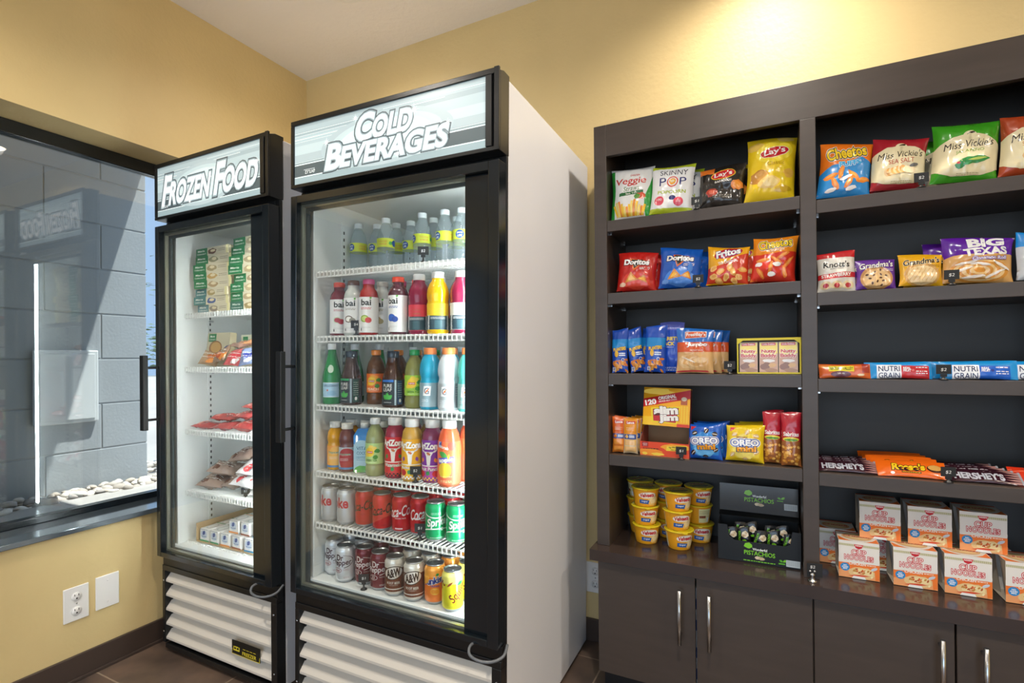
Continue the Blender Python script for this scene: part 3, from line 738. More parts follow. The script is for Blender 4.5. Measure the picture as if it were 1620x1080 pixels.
# --- cans
def can_art(f):
    a = A(); f(a); return a
def diet(a):
    a.t('Coke', 0, 7.6, 3.4, 'C4263B', w=8.6, b=.03); a.t('Diet', -1.0, 9.6, .9, '8A8D90', w=2.2, sh=.2)
    for x in (4, -4.6): a.lines(x, x + 2, (1.8, 2.2), '9A9DA0', .08, 3)
    a.t('ke', 9.4, 7.6, 3.4, 'C4263B', w=3.2, b=.03)
def zero(a):
    a.t('Coca-Cola', 0, 7.2, 3.0, '16090A', w=11, sh=.28, b=.015, rot=8); a.leaf(-4.5, 5.2, 3, .25, '16090A', 5); a.lines(-2, 1.5, (4.6, 4.3), '5A1010', .08, 4); a.lines(-1, 1, (2.0,), '5A1010', .1, 5)
def coke(a):
    a.t('Coca-Cola', 0, 7.3, 3.3, 'F4F0EE', w=10.6, sh=.28, b=.015, rot=8); a.leaf(-4.5, 5.6, 3, .25, 'F4F0EE', -5); a.t('ORIGINAL TASTE', .2, 5.0, .38, 'F4F0EE', w=3.8); a.r(-1.6, 1.5, 1.0, 1.9, 'F0D8D8'); a.t('Coke', 8.7, 6, 2, 'F4F0EE', sh=.2)
def sprite(a):
    a.e(0, 9.6, 4.6, 2.2, 'E9F5EE', n=30); a.e(0, 9.9, 4.6, 2.1, '0F9E5E', n=30); a.t('Sprite', .2, 6.0, 3.0, 'F6FBF8', w=6.6, sh=.18, b=.035, rot=7); a.e(0, 3.4, 4.5, 1.0, 'E9F5EE', n=26); a.e(0, 3.1, 4.5, .95, '0F9E5E', n=26)
    a.lines(-1.8, 1.4, (9.0, 8.6), 'D0F0DE', .14, 8); a.r(1.4, 3.6, 2.1, 4.6, 'E9F5EE'); a.lines(-2.2, 2, (1.5, 1.3), 'D0F0DE', .1, 2)
def drp(bgc, c1, c2):
    def f(a):
        a.t('Dr', -.7, 8.6, 1.9, c1, w=2.3, b=.02); a.t('Pepper', 0, 6.7, 2.3, c1, w=6.6, b=.015, rot=4, sh=.1)
        a.e(-.2, 7.2, 4.2, 2.2, c1, n=34, a0=-80, a1=80, rot=4); a.e(-.3, 7.25, 4.05, 2.05, bgc, n=34, a0=-84, a1=84, rot=4)
        a.t('Dr', -.7, 8.6, 1.9, c1, w=2.3, b=.02); a.t('Pepper', 0, 6.7, 2.3, c1, w=6.6, b=.015, rot=4, sh=.1)
        a.e(-1.6, 4.3, 1.6, .85, c2, n=24); a.e(-1.6, 4.3, 1.45, .72, bgc, n=24); a.t('23' if bgc != 'D9DCDE' else 'diet', -1.6, 4.3, .9, c2, b=.01); a.lines(.6, 2.4, (4.6, 4.3, 2.0, 1.7), c2, .08, 6)
        a.r(-4.6, 5, -4.4, 10, c1)
    return f
def aw(a):
    a.r(-10.4, 1.6, 10.4, 9.0, '7A4226')
    for i in range(26): a.r(-10.2 + i * .8, 1.6, -10.0 + i * .8, 9.0, '6A3820')
    a.r(-10.4, 2.3, 10.4, 2.6, 'E9E2D6'); a.e(0, 7.6, 3.3, 2.1, '3B2417', rot=12, n=30); a.e(0, 7.6, 3.05, 1.85, 'E8E2D8', rot=12, n=30); a.t('A&W', 0, 7.6, 2.5, '3B2417', w=4.6, sh=.15, b=.04, rot=12); a.t('ROOT BEER', 0, 4.4, .75, 'E9E2D6', w=4.2, b=.02); a.lines(-1.4, 1.4, (3.6,), 'E9E2D6', .1, 3)
    for y in frange(3.2, 8.4, 8): a.r(4.6, y, 6.8, y + .28, 'C9C2BA')
def sunk(a):
    a.t('Sunkist', 0, 7.6, 1.9, '1F3C93', w=6.6, sh=.15, b=.03, rot=12, out=(('F3F0EA', .09),)); a.leaf(.6, 9.2, 1.2, .45, '2C9A4A', 20); a.t('ORANGE', .4, 5.9, .6, '1F3C93', w=2.8, b=.02); a.e(.4, 4.2, 1.5, 1.0, 'F7C64A'); a.e(-.2, 4.2, .8, .7, 'F29A20'); a.e(1.1, 4.2, .8, .7, 'F29A20'); a.e(-3.4, 8.5, 2, 2.4, 'F2A93C')
def squirt(a):
    a.t('Squirt', 2.2, 5.6, 3.4, '7A2A20', w=6.4, sh=.1, b=.02, rot=42); a.t('Squirt', -5.2, 6.6, 3.4, '7A2A20', w=6.4, sh=.1, b=.02, rot=42); a.leaf(1.4, 8.2, 2.4, .6, '1E9A4C', 20); a.leaf(-1.7, 7.6, 2.6, .35, 'A4542A', 40); a.lines(-1, 2, (1.8, 1.5), '8A8A20', .08, 3)
def gen(c):
    return lambda a: (a.r(-3, 4, 3, 9, c), a.lines(-2, 2, (2, 2.4), c, .1, 2))
can_diet = can('silver cola can with red letters', 'C3C6C8', can_art(diet), '')
can_zero = can('red cola can with black script', 'C6201F', can_art(zero), '')
can_coke = can('red cola can with white script', 'C0141C', can_art(coke), '')
can_spr = can('green lemon-lime soda can', '0F9E5E', can_art(sprite), '')
can_ddp = can('white diet pepper soda can', 'D9DCDE', can_art(drp('D9DCDE', '4A2430', 'A02A3A')), '')
can_dp = can('maroon pepper soda can', '6E1826', can_art(drp('6E1826', 'EFE6E4', 'EFE6E4')), '')
can_aw = can('brown and cream root beer can', 'D6D0C4', can_art(aw), '')
can_sun = can('orange soda can with blue lettering', 'F0862A', can_art(sunk), '', bands=lambda v: 'F5A23C' if v > .09 else 'EE7D22')
can_squ = can('yellow citrus soda can', 'E6DE2A', can_art(squirt), '', bands=lambda v: 'F1EA7A' if v > .092 else 'E2DA22')
can_sil = can('plain silver soda can', 'B9BEC4', can_art(gen('7F93B0')), '')
n_, s_ = 'white diet', ''
D = {'d': (can_diet, 'silver cola can with red letters'), 'z': (can_zero, 'red cola can with black script'), 'c': (can_coke, 'red cola can with white script'), 's': (can_spr, 'green lemon-lime soda can'),
     'D': (can_ddp, 'white and maroon diet soda can'), 'P': (can_dp, 'maroon soda can with white lettering'), 'a': (can_aw, 'brown and cream root beer can'), 'k': (can_sun, 'orange soda can with blue lettering'), 'q': (can_squ, 'yellow citrus soda can'), 'l': (can_sil, 'pale silver soda can')}
X5 = [.081, .156, .226, .305, .378, .444, .521, .592]; Y5 = [.103, .103, .115, .110, .120, .130, .105, .115]; F5 = [-28, -26, 22, 46, 24, 66, 40, 44]
X6 = [.081, .160, .231, .305, .375, .453, .523, .597]; Y6 = [.122, .092, .110, .100, .089, .086, .100, .085]; F6 = [24, 22, 22, 24, 28, 24, 26, 30]
row(COOL_M, .624, [(*D[k], X5[i], Y5[i], F5[i]) for i, k in enumerate('ddzzccss')], 'front row, cola shelf', 'cans on the cola shelf')
for r_, pat in ((1, 'ddzccccs'), (2, 'ddzccccs'), (3, 'ddlccccs')):
    row(COOL_M, .624, [(*D[k], X5[i] + .006 + .004 * r_, Y5[i] + .074 * r_, F5[i] + rnd.uniform(-50, 50)) for i, k in enumerate(pat)], f'{["", "second", "third", "fourth"][r_]} row, cola shelf', 'cans on the cola shelf')
row(COOL_M, .4325, [(*D[k], X6[i], Y6[i], F6[i]) for i, k in enumerate('DDPPaakq')], 'front row, cooler floor', 'cans on the cooler floor')
for r_, pat in ((1, 'DDPPaakq'), (2, 'llPPlakq')):
    row(COOL_M, .4325, [(*D[k], X6[i] + .006 + .004 * r_, Y6[i] + .076 * r_, F6[i] + rnd.uniform(-60, 60)) for i, k in enumerate(pat)], f'{["", "second", "third"][r_]} row, cooler floor', 'cans on the cooler floor')

# --- bottles: liquids
for nme, c, cl in (('water', 'DDE8EA', .82), ('bai_rasp', '7A2430', .15), ('bai_coco', 'D8DAD2', .25), ('bai_kiwi', 'B02A2A', .15), ('bai_blue', '54202E', .1), ('vw_red', 'A02048', .3), ('vw_yellow', 'F0B800', .12),
                   ('green_glass', '2F9A52', .35), ('tea_dark', '4A2A18', .3), ('tea_orange', '7A4A20', .35), ('tea_green', 'A8A860', .45), ('gat_blue', '2AA8CC', .2), ('gat_white', 'DDE3E6', .25), ('gat_teal', '5CCBBE', .25),
                   ('juice_orange', 'E0A020', .08), ('juice_dark', '7A4A48', .15), ('coco', 'A8CBD8', .1), ('lip_green', 'B4BC84', .4), ('ari_red', 'A03048', .2), ('ari_yellow', 'D0A040', .2), ('ari_purple', '8A3A60', .2), ('apple', 'E8643C', .1)):
    liquid(nme, c, cl)
Wp = [(2.6, 0), (3.1, .5), (3.15, 1.6), (2.9, 2.3), (3.1, 3.0), (2.9, 3.7), (3.1, 4.4), (2.9, 5.1), (3.1, 5.8), (3.0, 7), (3.15, 9), (3.15, 12.6), (3.0, 13.6), (2.6, 15.2), (1.9, 17), (1.35, 18), (1.3, 18.6)]
def wat(a):
    a.e(-2.4, 10.8, 1.5, 1.35, '1E4E9C', n=24); a.t('pure', -2.4, 11.2, .6, 'F0F4F8', w=1.8, b=.03); a.t('LIFE', -2.4, 10.3, .7, 'F0F4F8', w=1.6, b=.03)
    a.t('VOLVERÉ', 2.2, 11.3, .7, 'E0603A', w=3.0); a.t('A NACER', 2.2, 10.3, .7, 'E0603A', w=2.8); a.leaf(4.4, 10.2, 1.6, .7, '4AA83C', 40); a.e(6.8, 10.8, 1.2, 1.2, '1E4E9C', n=20); a.lines(-8.5, -5, (11.6, 11.1, 10.6, 10.1), '6A8A30', .12, 4)
wat_b = bottle('water_bottle', '', 'bottle', Wp, (18.2, 20, 1.55, 'E4EAEC'), 'water', [(9.2, 12.4, 'D3DC3C')], can_art(wat))
Wx = [(.082, .24, 30), (.141, .275, 42), (.227, .22, -20), (.215, .295, 10), (.286, .29, 34), (.386, .22, 8), (.385, .29, 30), (.479, .22, 20), (.543, .225, 60), (.47, .31, 0), (.56, .32, 10)]
Wx.sort()
row(COOL_M, 1.494, [(wat_b, 'clear water bottle with yellow-green label', x, y, f) for x, y, f in Wx[:9]], 'top cooler shelf', 'water bottles on the top cooler shelf')
for i, (x, y, f) in enumerate(Wx[9:]): setat(COOL_M, wat_b, x, y, 1.494, f, label=['clear water bottle second from right on the top cooler shelf', 'clear water bottle at the right end of the top cooler shelf'][i], group='water bottles on the top cooler shelf')

Bp = [(2.9, 0), (3.2, .4), (3.2, 4), (3.2, 8), (3.2, 12.4), (3.15, 13.2), (2.8, 14.6), (2.2, 15.5), (1.9, 16), (1.85, 17.2)]
def bai(c, fr_, c2):
    def f(a):
        a.t('bai', 0, 10.8, 1.9, '20221F', w=3.3, b=.025); a.leaf(1.3, 11.9, 1.0, .35, '5AA83C', 60); a.lines(-1.8, 1.8, (8.9, 8.5), c, .2, 5, .7)
        a.e(-.5, 5.4, 1.5, 1.2, fr_); a.e(-.5, 5.4, 1.1, .85, c2); a.e(.8, 4.9, 1.1, .95, c); a.lines(-1.8, 1.6, (2.6, 2.3), 'A0A0A0', .08, 2); a.r(-1.9, 1.4, -1.5, 2.3, '303030')
    return can_art(f)
lab = [(.8, 12.6, 'E6E4E2')]
bais = [bottle('juice_bottle', '', 'bottle', Bp, (17.0, 18.7, 1.95, cc), lq, lab, bai(*ar)) for cc, lq, ar in
        (('D9442E', 'bai_rasp', ('B03040', 'C8DCC0', 'B03040')), ('6B4A3C', 'bai_coco', ('8C8474', '6A5240', 'F0ECE4')), ('C24A7C', 'bai_kiwi', ('D04A4A', '8CA838', 'C8D880')), ('B8B4A8', 'bai_coco', ('A89A70', '9A7A40', 'F0ECE4')), ('E84A30', 'bai_blue', ('284CA0', '2A58B4', '3A6AC8')))]
Vp = [(3.0, 0), (3.4, .6), (3.45, 3), (3.35, 6), (3.4, 9.6), (3.2, 10.2), (3.4, 10.9), (3.5, 12.4), (3.3, 14), (2.7, 15.6), (2.0, 16.6), (1.9, 17.6)]
def vwa(top):
    def f(a):
        a.r(-10.9, 1.3, 10.9, 5.6, '2E4650'); a.r(-10.9, 5.6, 10.9, 9.3, top); a.lines(-2.6, 2.4, (5.0, 4.6), 'E8ECEC', .15, 6, .6); a.t('vitaminwater', 3.4, 3.6, 1.0, 'F2F4F4', w=4.6, rot=90, b=.02); a.t('vitaminwater', -3.6, 3.6, 1.0, 'F2F4F4', w=4.6, rot=90, b=.02)
        a.lines(-1.2, 1.4, (7.6, 6.6, 6.3), '9A7A30', .12, 2); a.r(-1.2, 1.6, 1.2, 4.2, '3E6068')
    return can_art(f)
vws = [bottle('vitamin_drink_bottle', '', 'bottle', Vp, (17.4, 19.4, 1.95, 'E8E6E2'), lq, [(1.2, 9.4, lc)], vwa(lc)) for lq, lc in (('vw_red', 'D83A48'), ('vw_yellow', 'F2C620'), ('vw_red', 'E4E4DC'))]
q_ = 'on the juice shelf'
row(COOL_M, 1.270, [(bais[0], 'slim juice bottle with orange-red cap and dark drink', .104, .120, 40), (bais[1], 'slim coconut drink bottle with brown cap', .187, .100, 22), (bais[2], 'slim red juice bottle with pink cap', .254, .100, 24), (bais[3], 'slim coconut drink bottle with pale cap', .256, .168, 12),
                   (bais[4], 'slim dark juice bottle with bright red cap', .377, .100, 4), (vws[0], 'red vitamin drink bottle with white cap', .448, .117, 20), (vws[1], 'yellow vitamin drink bottle with white cap', .528, .105, 36), (vws[2], 'purple-red vitamin drink bottle with white label', .606, .117, 30)], 'front row, juice shelf', 'bottles on the juice shelf')
row(COOL_M, 1.270, [(bais[2], 'slim red juice bottle with pink cap', .180, .185, 30), (bais[2], 'slim red juice bottle with pink cap', .325, .180, 30), (bais[4], 'slim dark juice bottle with bright red cap', .400, .175, 20), (vws[0], 'red vitamin drink bottle with white cap', .475, .195, 20), (vws[1], 'yellow vitamin drink bottle with white cap', .560, .187, 40), (vws[2], 'purple-red vitamin drink bottle with white label', .637, .195, 30)], 'second row, juice shelf', 'bottles on the juice shelf')

Sp = [(3.0, 0), (3.2, .5), (3.25, 4), (3.2, 9), (2.9, 11), (2.2, 14), (1.6, 17), (1.35, 19), (1.3, 19.6)]
def pel(a): a.r(-3.1, 2.4, 3.1, 7.4, 'A9CCE0'); a.t('S.PELLEGRINO', 0, 6.4, .7, '2A3A6A', w=5.0, b=.02); a.star(-1, 4.8, .5, .2, 'D8582A', 5); a.r(-3.1, 2.4, 3.1, 2.55, 'F0F4F6'); a.r(-3.1, 7.3, 3.1, 7.45, 'F0F4F6'); a.blob(.6, 3.8, 1.6, .9, '8FB9D6', 3)
def pel2(a): a.e(0, 12.2, 1.2, 1.4, 'B8CCB8', n=18)
pelb = bottle('sparkling_water_bottle', '', 'bottle', Sp, (18.9, 21, 1.5, 'E4E6E6'), 'green_glass', [], None)
for ch, f, a0, a1, c in (('bottle_label', pel, 2.4, 7.45, 'A9CCE0'), ('neck_label', pel2, 10.9, 13.5, 'B8CCB8')):
    P_ = [(r * .01 + .0006, z * .01) for r, z in Sp]; S_ = cyl_surf(P_, 40); g = G(); g.art(S_, can_art(f), 'print', .00015); g.build(ch, pelb)
Pp = [(3.2, 0), (3.45, .5), (3.4, 4), (3.4, 9.0), (3.2, 10), (2.6, 12), (2.1, 14), (1.85, 15.8), (1.85, 16.4)]
def pla(bgc, c2):
    def f(a):
        a.r(-10.6, .8, 10.6, 9.0, '23262B'); a.r(-2.2, .8, 2.2, 9.0, '1C2226'); a.r(-2.2, 8.3, 2.2, 9, bgc); a.t('PURE', 0, 7.1, 1.05, 'F2EEE4', w=3.4); a.t('LEAF', 0, 5.8, 1.05, 'F2EEE4', w=3.3)
        for r_ in (40, 90, 140): a.leaf(0, 2.6, 2.3, .7, '4CB04A', r_)
        a.lines(-1.5, 1.5, (1.6,), 'E8E8E0', .16, 3); a.r(2.5, .8, 3.1, 9, '8A9AA0'); a.r(3.5, 1, 5.8, 8.7, c2); a.lines(3.7, 5.6, (7.6, 6.9, 6.2, 5.5, 4.8, 4.1, 3.4), 'C8D0C8', .14, 7); a.e(4.6, 2.2, .5, .6, 'F0F0EC')
    return can_art(f)
plb = [bottle('tea_bottle', '', 'bottle', Pp, (16.2, 18.4, 2.0, '23303C'), 'tea_dark', [(.8, 9.0, '23262B')], pla(c, c2), sq=.10) for c, c2 in (('2E9A5C', '1E4A3C'), ('2A6EC0', '2A4A70'))]
Lp = [(2.9, 0), (3.2, .5), (3.2, 3.2), (3.0, 3.6), (3.2, 4.0), (3.2, 11.5), (3.1, 12.5), (2.7, 14.2), (1.9, 15.8), (1.4, 16.6), (1.4, 17.2)]
def lip(bc, c2):
    def f(a):
        for x, y, s in ((1.2, 9.2, 1), (2.2, 8.4, 2), (-1.6, 7.0, 3), (1.6, 6.4, 4), (0, 9.6, 5)): a.blob(x, y, .9, .7, c2 if s % 2 else '3E8A2E', s)
        a.e(-.4, 8.0, 1.6, 1.5, 'F3C62C', n=24); a.r(-1.5, 7.65, .7, 8.35, 'C8202A'); a.t('Lipton', -.4, 8.0, .5, 'F6F2EA', w=1.9, b=.03); a.t('GREEN TEA' if bc != 'E8701E' else 'PEACH', 0, 5.3, .7, '2E6A22' if bc != 'E8701E' else 'F8E8C8', w=4.2, b=.02); a.lines(-1.8, 2, (4.6,), 'F0F0D8', .12, 3)
    return can_art(f)
lipo = bottle('tea_bottle', '', 'bottle', Lp, (17.0, 18.8, 1.65, 'EE8A2E'), 'tea_orange', [(4.1, 10.6, 'E8701E')], lip('E8701E', 'F3A01C'))
lipg = bottle('tea_bottle', '', 'bottle', Lp, (17.0, 18.8, 1.65, '1F9A54'), 'tea_green', [(4.1, 10.6, '9CC83A')], lip('9CC83A', 'E8C83C'))
lipw = bottle('tea_bottle', '', 'bottle', Lp, (17.0, 19.0, 1.7, 'F0F0EC'), 'lip_green', [(4.1, 10.9, 'B4D488')], lip('B4D488', 'F0D060'))
Gp = [(3.0, 0), (3.35, .7), (3.35, 4), (3.3, 8.6), (3.05, 9.4), (3.05, 10.2), (3.35, 10.9), (3.45, 12.4), (3.2, 14.4), (2.6, 16.2), (2.0, 17.0), (1.95, 17.6)]
def gata(c):
    def f(a):
        a.r(-2.6, .9, 2.8, 8.4, c); a.p([(-1.2, -1.5), (1.3, -1.5), (1.6, 1.5), (-.9, 1.5)], 'F2F4F4', -.2, 5.9); a.t('G', -.1, 5.9, 1.9, '8A8F94', w=1.5, b=.04); a.p([(-.5, -.9), (.1, -.2), (.5, 1.0), (-.3, .2)], 'E8702A', .1, 5.9, -15); a.t('ZERO', -.8, 2.9, .8, 'D8DEE2', w=2.4); a.r(3.4, .9, 6, 8.4, '8E989E'); a.lines(3.6, 5.8, (7.4, 6.7, 6, 5.3, 4.6), 'E0E4E6', .15, 3)
    return can_art(f)
gats = [bottle('sports_drink_bottle', '', 'bottle', Gp, (17.3, 19.4, 2.05, 'F08A4A'), lq, [(.9, 8.4, lc)], gata(lc)) for lq, lc in (('gat_blue', '8FA9B4'), ('gat_white', 'A9AFB2'), ('gat_teal', '8FB4B0'))]
row(COOL_M, 1.033, [(pelb, 'tall green glass sparkling water bottle', .085, .105, 34), (plb[0], 'brown tea bottle with green-black label', .167, .112, -6), (lipo, 'tea bottle with orange cap and label', .228, .168, 18), (plb[1], 'brown tea bottle with blue-black label', .349, .110, 4),
                   (lipg, 'green tea bottle with green cap', .428, .120, 26), (gats[0], 'bright blue sports drink bottle with orange cap', .495, .112, 16), (gats[1], 'clear white sports drink bottle with orange cap', .567, .108, 10), (gats[2], 'pale teal sports drink bottle with orange cap', .636, .112, 10)], 'front row, tea shelf', 'bottles on the tea shelf')
row(COOL_M, 1.033, [(pelb, 'tall green glass sparkling water bottle', .120, .180, 60), (pelb, 'tall green glass sparkling water bottle', .175, .25, 60), (lipo, 'tea bottle with orange cap and label', .305, .195, 50), (lipo, 'tea bottle with orange cap and label', .385, .195, 0), (lipg, 'green tea bottle with green cap', .455, .20, 26), (gats[0], 'bright blue sports drink bottle with orange cap', .525, .19, 40), (gats[1], 'clear white sports drink bottle with orange cap', .598, .19, 30)], 'second row, tea shelf', 'bottles on the tea shelf')
row(COOL_M, 1.033, [(wat_b, 'bottle with white cap and clear water', x, .33 + .01 * (i % 2), 50 * i) for i, x in enumerate((.13, .26, .33, .40, .48, .56))], 'back row, tea shelf', 'bottles at the back of the tea shelf')
# --- juice and iced tea shelf
Tp = [(2.5, 0), (2.8, .5), (2.8, 4), (2.8, 8.6), (2.5, 9.3), (2.8, 10.2), (2.8, 11.4), (2.5, 13.2), (1.8, 14.2), (1.75, 14.8)]
def tro(c, c2, t_):
    def f(a): a.e(1.2, 4.2, 3.4, 4.0, c2, rot=20, n=24); a.t(t_, 0, 6.0, 1.0, 'F0F4E8', w=4.4, b=.03); a.t(t_, 0, 6.05, .9, '2A7A4A', w=4.2, b=.015); a.lines(-1.6, 1.4, (4.4, 3.9), 'F4F0E8', .14, 2); a.r(-9.3, .9, 9.3, 1.6, '4A78A8')
    return can_art(f)
tr1 = bottle('juice_bottle', '', 'bottle', Tp, (14.5, 16.6, 1.95, 'EEECE6'), 'juice_orange', [(.9, 8.4, 'F0A040')], tro('F0A040', 'F5B85A', 'Tropicana'))
tr2 = bottle('juice_bottle', '', 'bottle', Tp, (14.5, 16.6, 1.95, 'EEE8DC'), 'juice_dark', [(.9, 8.4, 'B8C4C8')], tro('B8C4C8', 'B03A3A', 'Tropicana'))
def carton(label):
    t = thing('drink_carton', label, 'carton'); g = G(); w = .028
    g.box(-w, -w, 0, w, w, .125, 'A8CBDC', 'gloss'); b = len(g.v); g.v += [(-w, -w, .1252), (w, -w, .1252), (w, w, .1252), (-w, w, .1252), (-w * .62, -w * .62, .148), (w * .62, -w * .62, .148), (w * .62, w * .62, .148), (-w * .62, w * .62, .148)]
    for q in ((0, 1, 5, 4), (1, 2, 6, 5), (2, 3, 7, 6), (3, 0, 4, 7), (4, 5, 6, 7)): g.face([b + i for i in q], '3C8AD0', 'gloss')
    a = A(); a.r(-2.8, 9.6, 2.8, 12.5, '3C8AD0'); a.e(0, 9.8, 2.4, 1.2, 'A8CBDC'); a.t('VITA', 0, 8.2, 1.2, '34587A', w=3.6); a.t('COCO', 0, 6.6, 1.0, '34587A', w=3.4); a.lines(-1.8, 1.8, (5.2, 4.8, 4.2), '4A7A9A', .16, 3, .7); a.blob(0, .9, 2.6, 1.4, '5AAE54', 5); a.r(-2.8, 0, 2.8, .8, '4A9A48')
    for k in range(4):
        Rm = Matrix.Rotation(R(90 * k), 3, 'Z'); S = Surf([-w, w], [0, .125], lambda u, v: Rm @ Vector((u, -w - .0001, v)), lambda u, v: Rm @ Vector((0, -1, 0))); g.art(S, a, 'gloss', .0001)
    g.build('carton_body', t); G().lathe([(.0135, .1482), (.0135, .165), (.012, .167), (.0001, .1672)], 20, 'E4E4DE', 'gloss').build('cap', t); return t
vita = carton('')
Ap = [(3.0, 0), (3.3, .6), (3.3, 4), (3.3, 8), (3.3, 13.2), (3.2, 14.2), (2.9, 15.8), (2.2, 16.8), (2.1, 17.4)]
def ari(bc, c2, t2, c3, chk):
    def f(a):
        a.r(-11, 5.2, 11, 5.5, 'F0ECE4'); a.r(-11, 1.8, 11, 5.2, c3); a.t('AriZona', 0, 11.6, 1.9, 'F2EEE6', w=7.6, b=.05, out=(('3A2A2A', .07),))
        a.p([(-1.6, 2.0), (1.6, 2.0), (.8, .6), (.5, -2.2), (-.5, -2.2), (-.8, .6)], 'E8E4DC', 0, 7.8); a.leaf(-1.2, 9.5, 2.0, .3, 'D8D4CC', 150); a.leaf(1.2, 9.5, 2.0, .3, 'D8D4CC', 30); a.star(0, 9.2, .7, .3, 'C86A2A', 6)
        a.leaf(-2.6, 6.4, 1.6, .6, c2, 70); a.leaf(2.6, 6.4, 1.6, .6, c2, 110); a.t(t2, 0, 4.4, 1.1, 'F2EEE6', w=6.4, b=.02, out=(('2E6A3A' if bc == 'C8242C' else '8A3A6A', .06),)); a.e(-2.4, 2.9, 1.2, 1.0, 'C8242C'); a.e(2.4, 2.9, 1.2, 1.0, 'C8242C'); a.leaf(-.6, 2.4, 1.6, .7, '2E8A4A', 60)
        for r_ in range(2):
            for i in range(36): 
                if (i + r_) % 2: a.r(-11 + i * .611, .8 + r_ * .5, -11 + i * .611 + .611, 1.3 + r_ * .5, chk)
    return can_art(f)
ars = [bottle('iced_tea_bottle', '', 'bottle', Ap, (17.1, 19.6, 2.25, 'ECEAE6'), lq, [(.8, 13.4, bc)], ari(bc, c2, t2, c3, chk)) for lq, bc, c2, t2, c3, chk in
       (('ari_red', 'C8242C', '3E8A4A', 'Watermelon', 'D2343A', '2A1A20'), ('ari_yellow', 'E6A81C', '8A4AA0', 'Mucho Mango', 'F0C030', 'F0EEF4'), ('ari_purple', '7A2A98', 'E8902A', 'Fruit Punch', 'B04AA0', 'E8B83C'))]
Np = [(3.0, 0), (3.6, .8), (3.65, 3), (3.6, 8), (3.6, 12), (3.4, 14), (2.8, 16.4), (2.2, 17.4), (2.1, 17.8)]
def app(a):
    a.r(-11.4, 9, 11.4, 13.6, 'E86A3A'); a.r(-3.4, 12, -1.9, 14.8, '2A4A9A'); a.t('F', -2.6, 13.6, 1.3, 'F0F0F0'); a.t('naturals', -1.2, 12.2, .9, 'F6F0E4', w=3.6, sh=.2, rot=-14, b=.02); a.e(1.6, 12.6, 1.3, 1.4, 'E84A3A')
    a.leaf(-2.8, 10.6, 3.4, .9, '4AA04A', -24); a.r(-3.2, 7.4, 2.4, 9.1, '5A5AC0', rot=8); a.t('apple', -.4, 8.2, 1.5, 'F6F4F0', w=4.8, rot=8, b=.04); a.e(-.8, 5.2, 2.2, 2.3, 'F2C83A'); a.leaf(.4, 8.4, 1.8, .4, 'F2C83A', 80); a.lines(-2.2, 1.6, (3.2, 1.9, 1.5), 'F4D8A0', .2, 4, .8)
apb = bottle('juice_bottle', '', 'bottle', Np, (17.6, 19.9, 2.15, 'F2F2F0'), 'apple', [(.9, 13.8, 'EE6A48')], can_art(app))
row(COOL_M, .803, [(tr1, 'small orange juice bottle with white cap', .092, .115, 30), (tr2, 'small dark juice bottle with blue-grey label', .153, .108, 20), (vita, 'light blue coconut water carton', .209, .131, 22), (lipw, 'pale green tea bottle with white cap', .279, .105, 12), (ars[0], 'iced tea bottle with red label', .356, .112, 26),
                   (ars[1], 'iced tea bottle with yellow label', .432, .102, 24), (ars[2], 'fruit punch bottle with purple label', .501, .116, 12), (apb, 'orange-red apple drink bottle with white cap', .576, .098, 20)], 'front row, iced tea shelf', 'bottles on the iced tea shelf')
row(COOL_M, .803, [(tr1, 'small orange juice bottle with white cap', .100, .185, 30), (tr2, 'small dark juice bottle with blue-grey label', .165, .19, 20), (tr2, 'small dark juice bottle with blue-grey label', .232, .195, 20), (lipw, 'pale green tea bottle with white cap', .300, .185, 12), (ars[0], 'iced tea bottle with red label', .372, .190, 20),
                   (ars[1], 'iced tea bottle with yellow label', .444, .185, 30), (ars[2], 'fruit punch bottle with purple label', .516, .19, 20), (apb, 'orange-red apple drink bottle with white cap', .600, .180, 60)], 'second row, iced tea shelf', 'bottles on the iced tea shelf')

# ================================================================== PRICE CARDS
def price_card(label, loc, rotz, txt='$2', w=.034, h=.026, stem=.016):
    t = thing('price_card_holder', label, 'price card', loc, (0, 0, rotz), group='black chalkboard price cards')
    G().lathe([(.0001, 0), (.011, 0), (.011, .002), (.005, .005), (.003, .008), (.003, stem), (.0001, stem)], 16, m='black_plastic').build('base', t)
    c = G(); c.box(-.007, -.002, stem + .0002, .007, .002, stem + .008, m='black_plastic'); c.build('clip', t)
    a = A(); a.t(txt, 0, stem * 100 + .8 + h * 50 - .1, .95, 'D8D8D4', w=1.25, sh=.15); g = G(); g.box(-w / 2, -.0012, stem + .0082, w / 2, .0006, stem + .0082 + h, '1B1D1F', 'chalk')
    g.art(Surf([-w / 2, w / 2], [stem, stem + h + .01], lambda u, v: (u, -.0013, v), lambda u, v: (0, -1, 0)), a, 'chalk', .0001); g.build('chalk_card', t); return t
def pc(label, Mx, x, y, z, rz, txt='$2', **k): return price_card(label, Mx @ Vector((x, y, z)), R(rz), txt, **k)
ID = Matrix.Identity(4)
pc('small black price card in front of the water bottles', COOL_M, .49, .080, 1.4945, 30, '$2')
pc('small black price card in front of the coconut drink bottle', COOL_M, .218, .079, 1.2705, 30, '$4')
pc('small black price card between the yellow and purple iced teas', COOL_M, .463, .078, .8035, 24, '$2')
pc('small black price card before the sixth cola can', COOL_M, .480, .079, .6245, 20, '$1')
pc('small black price card on the cooler floor before the maroon cans', COOL_M, .268, .062, .4325, 30, '$1')
pc('small black price card beside the white packages in the freezer', FRZ_M, .376, .128, .6345, 30, '$2')
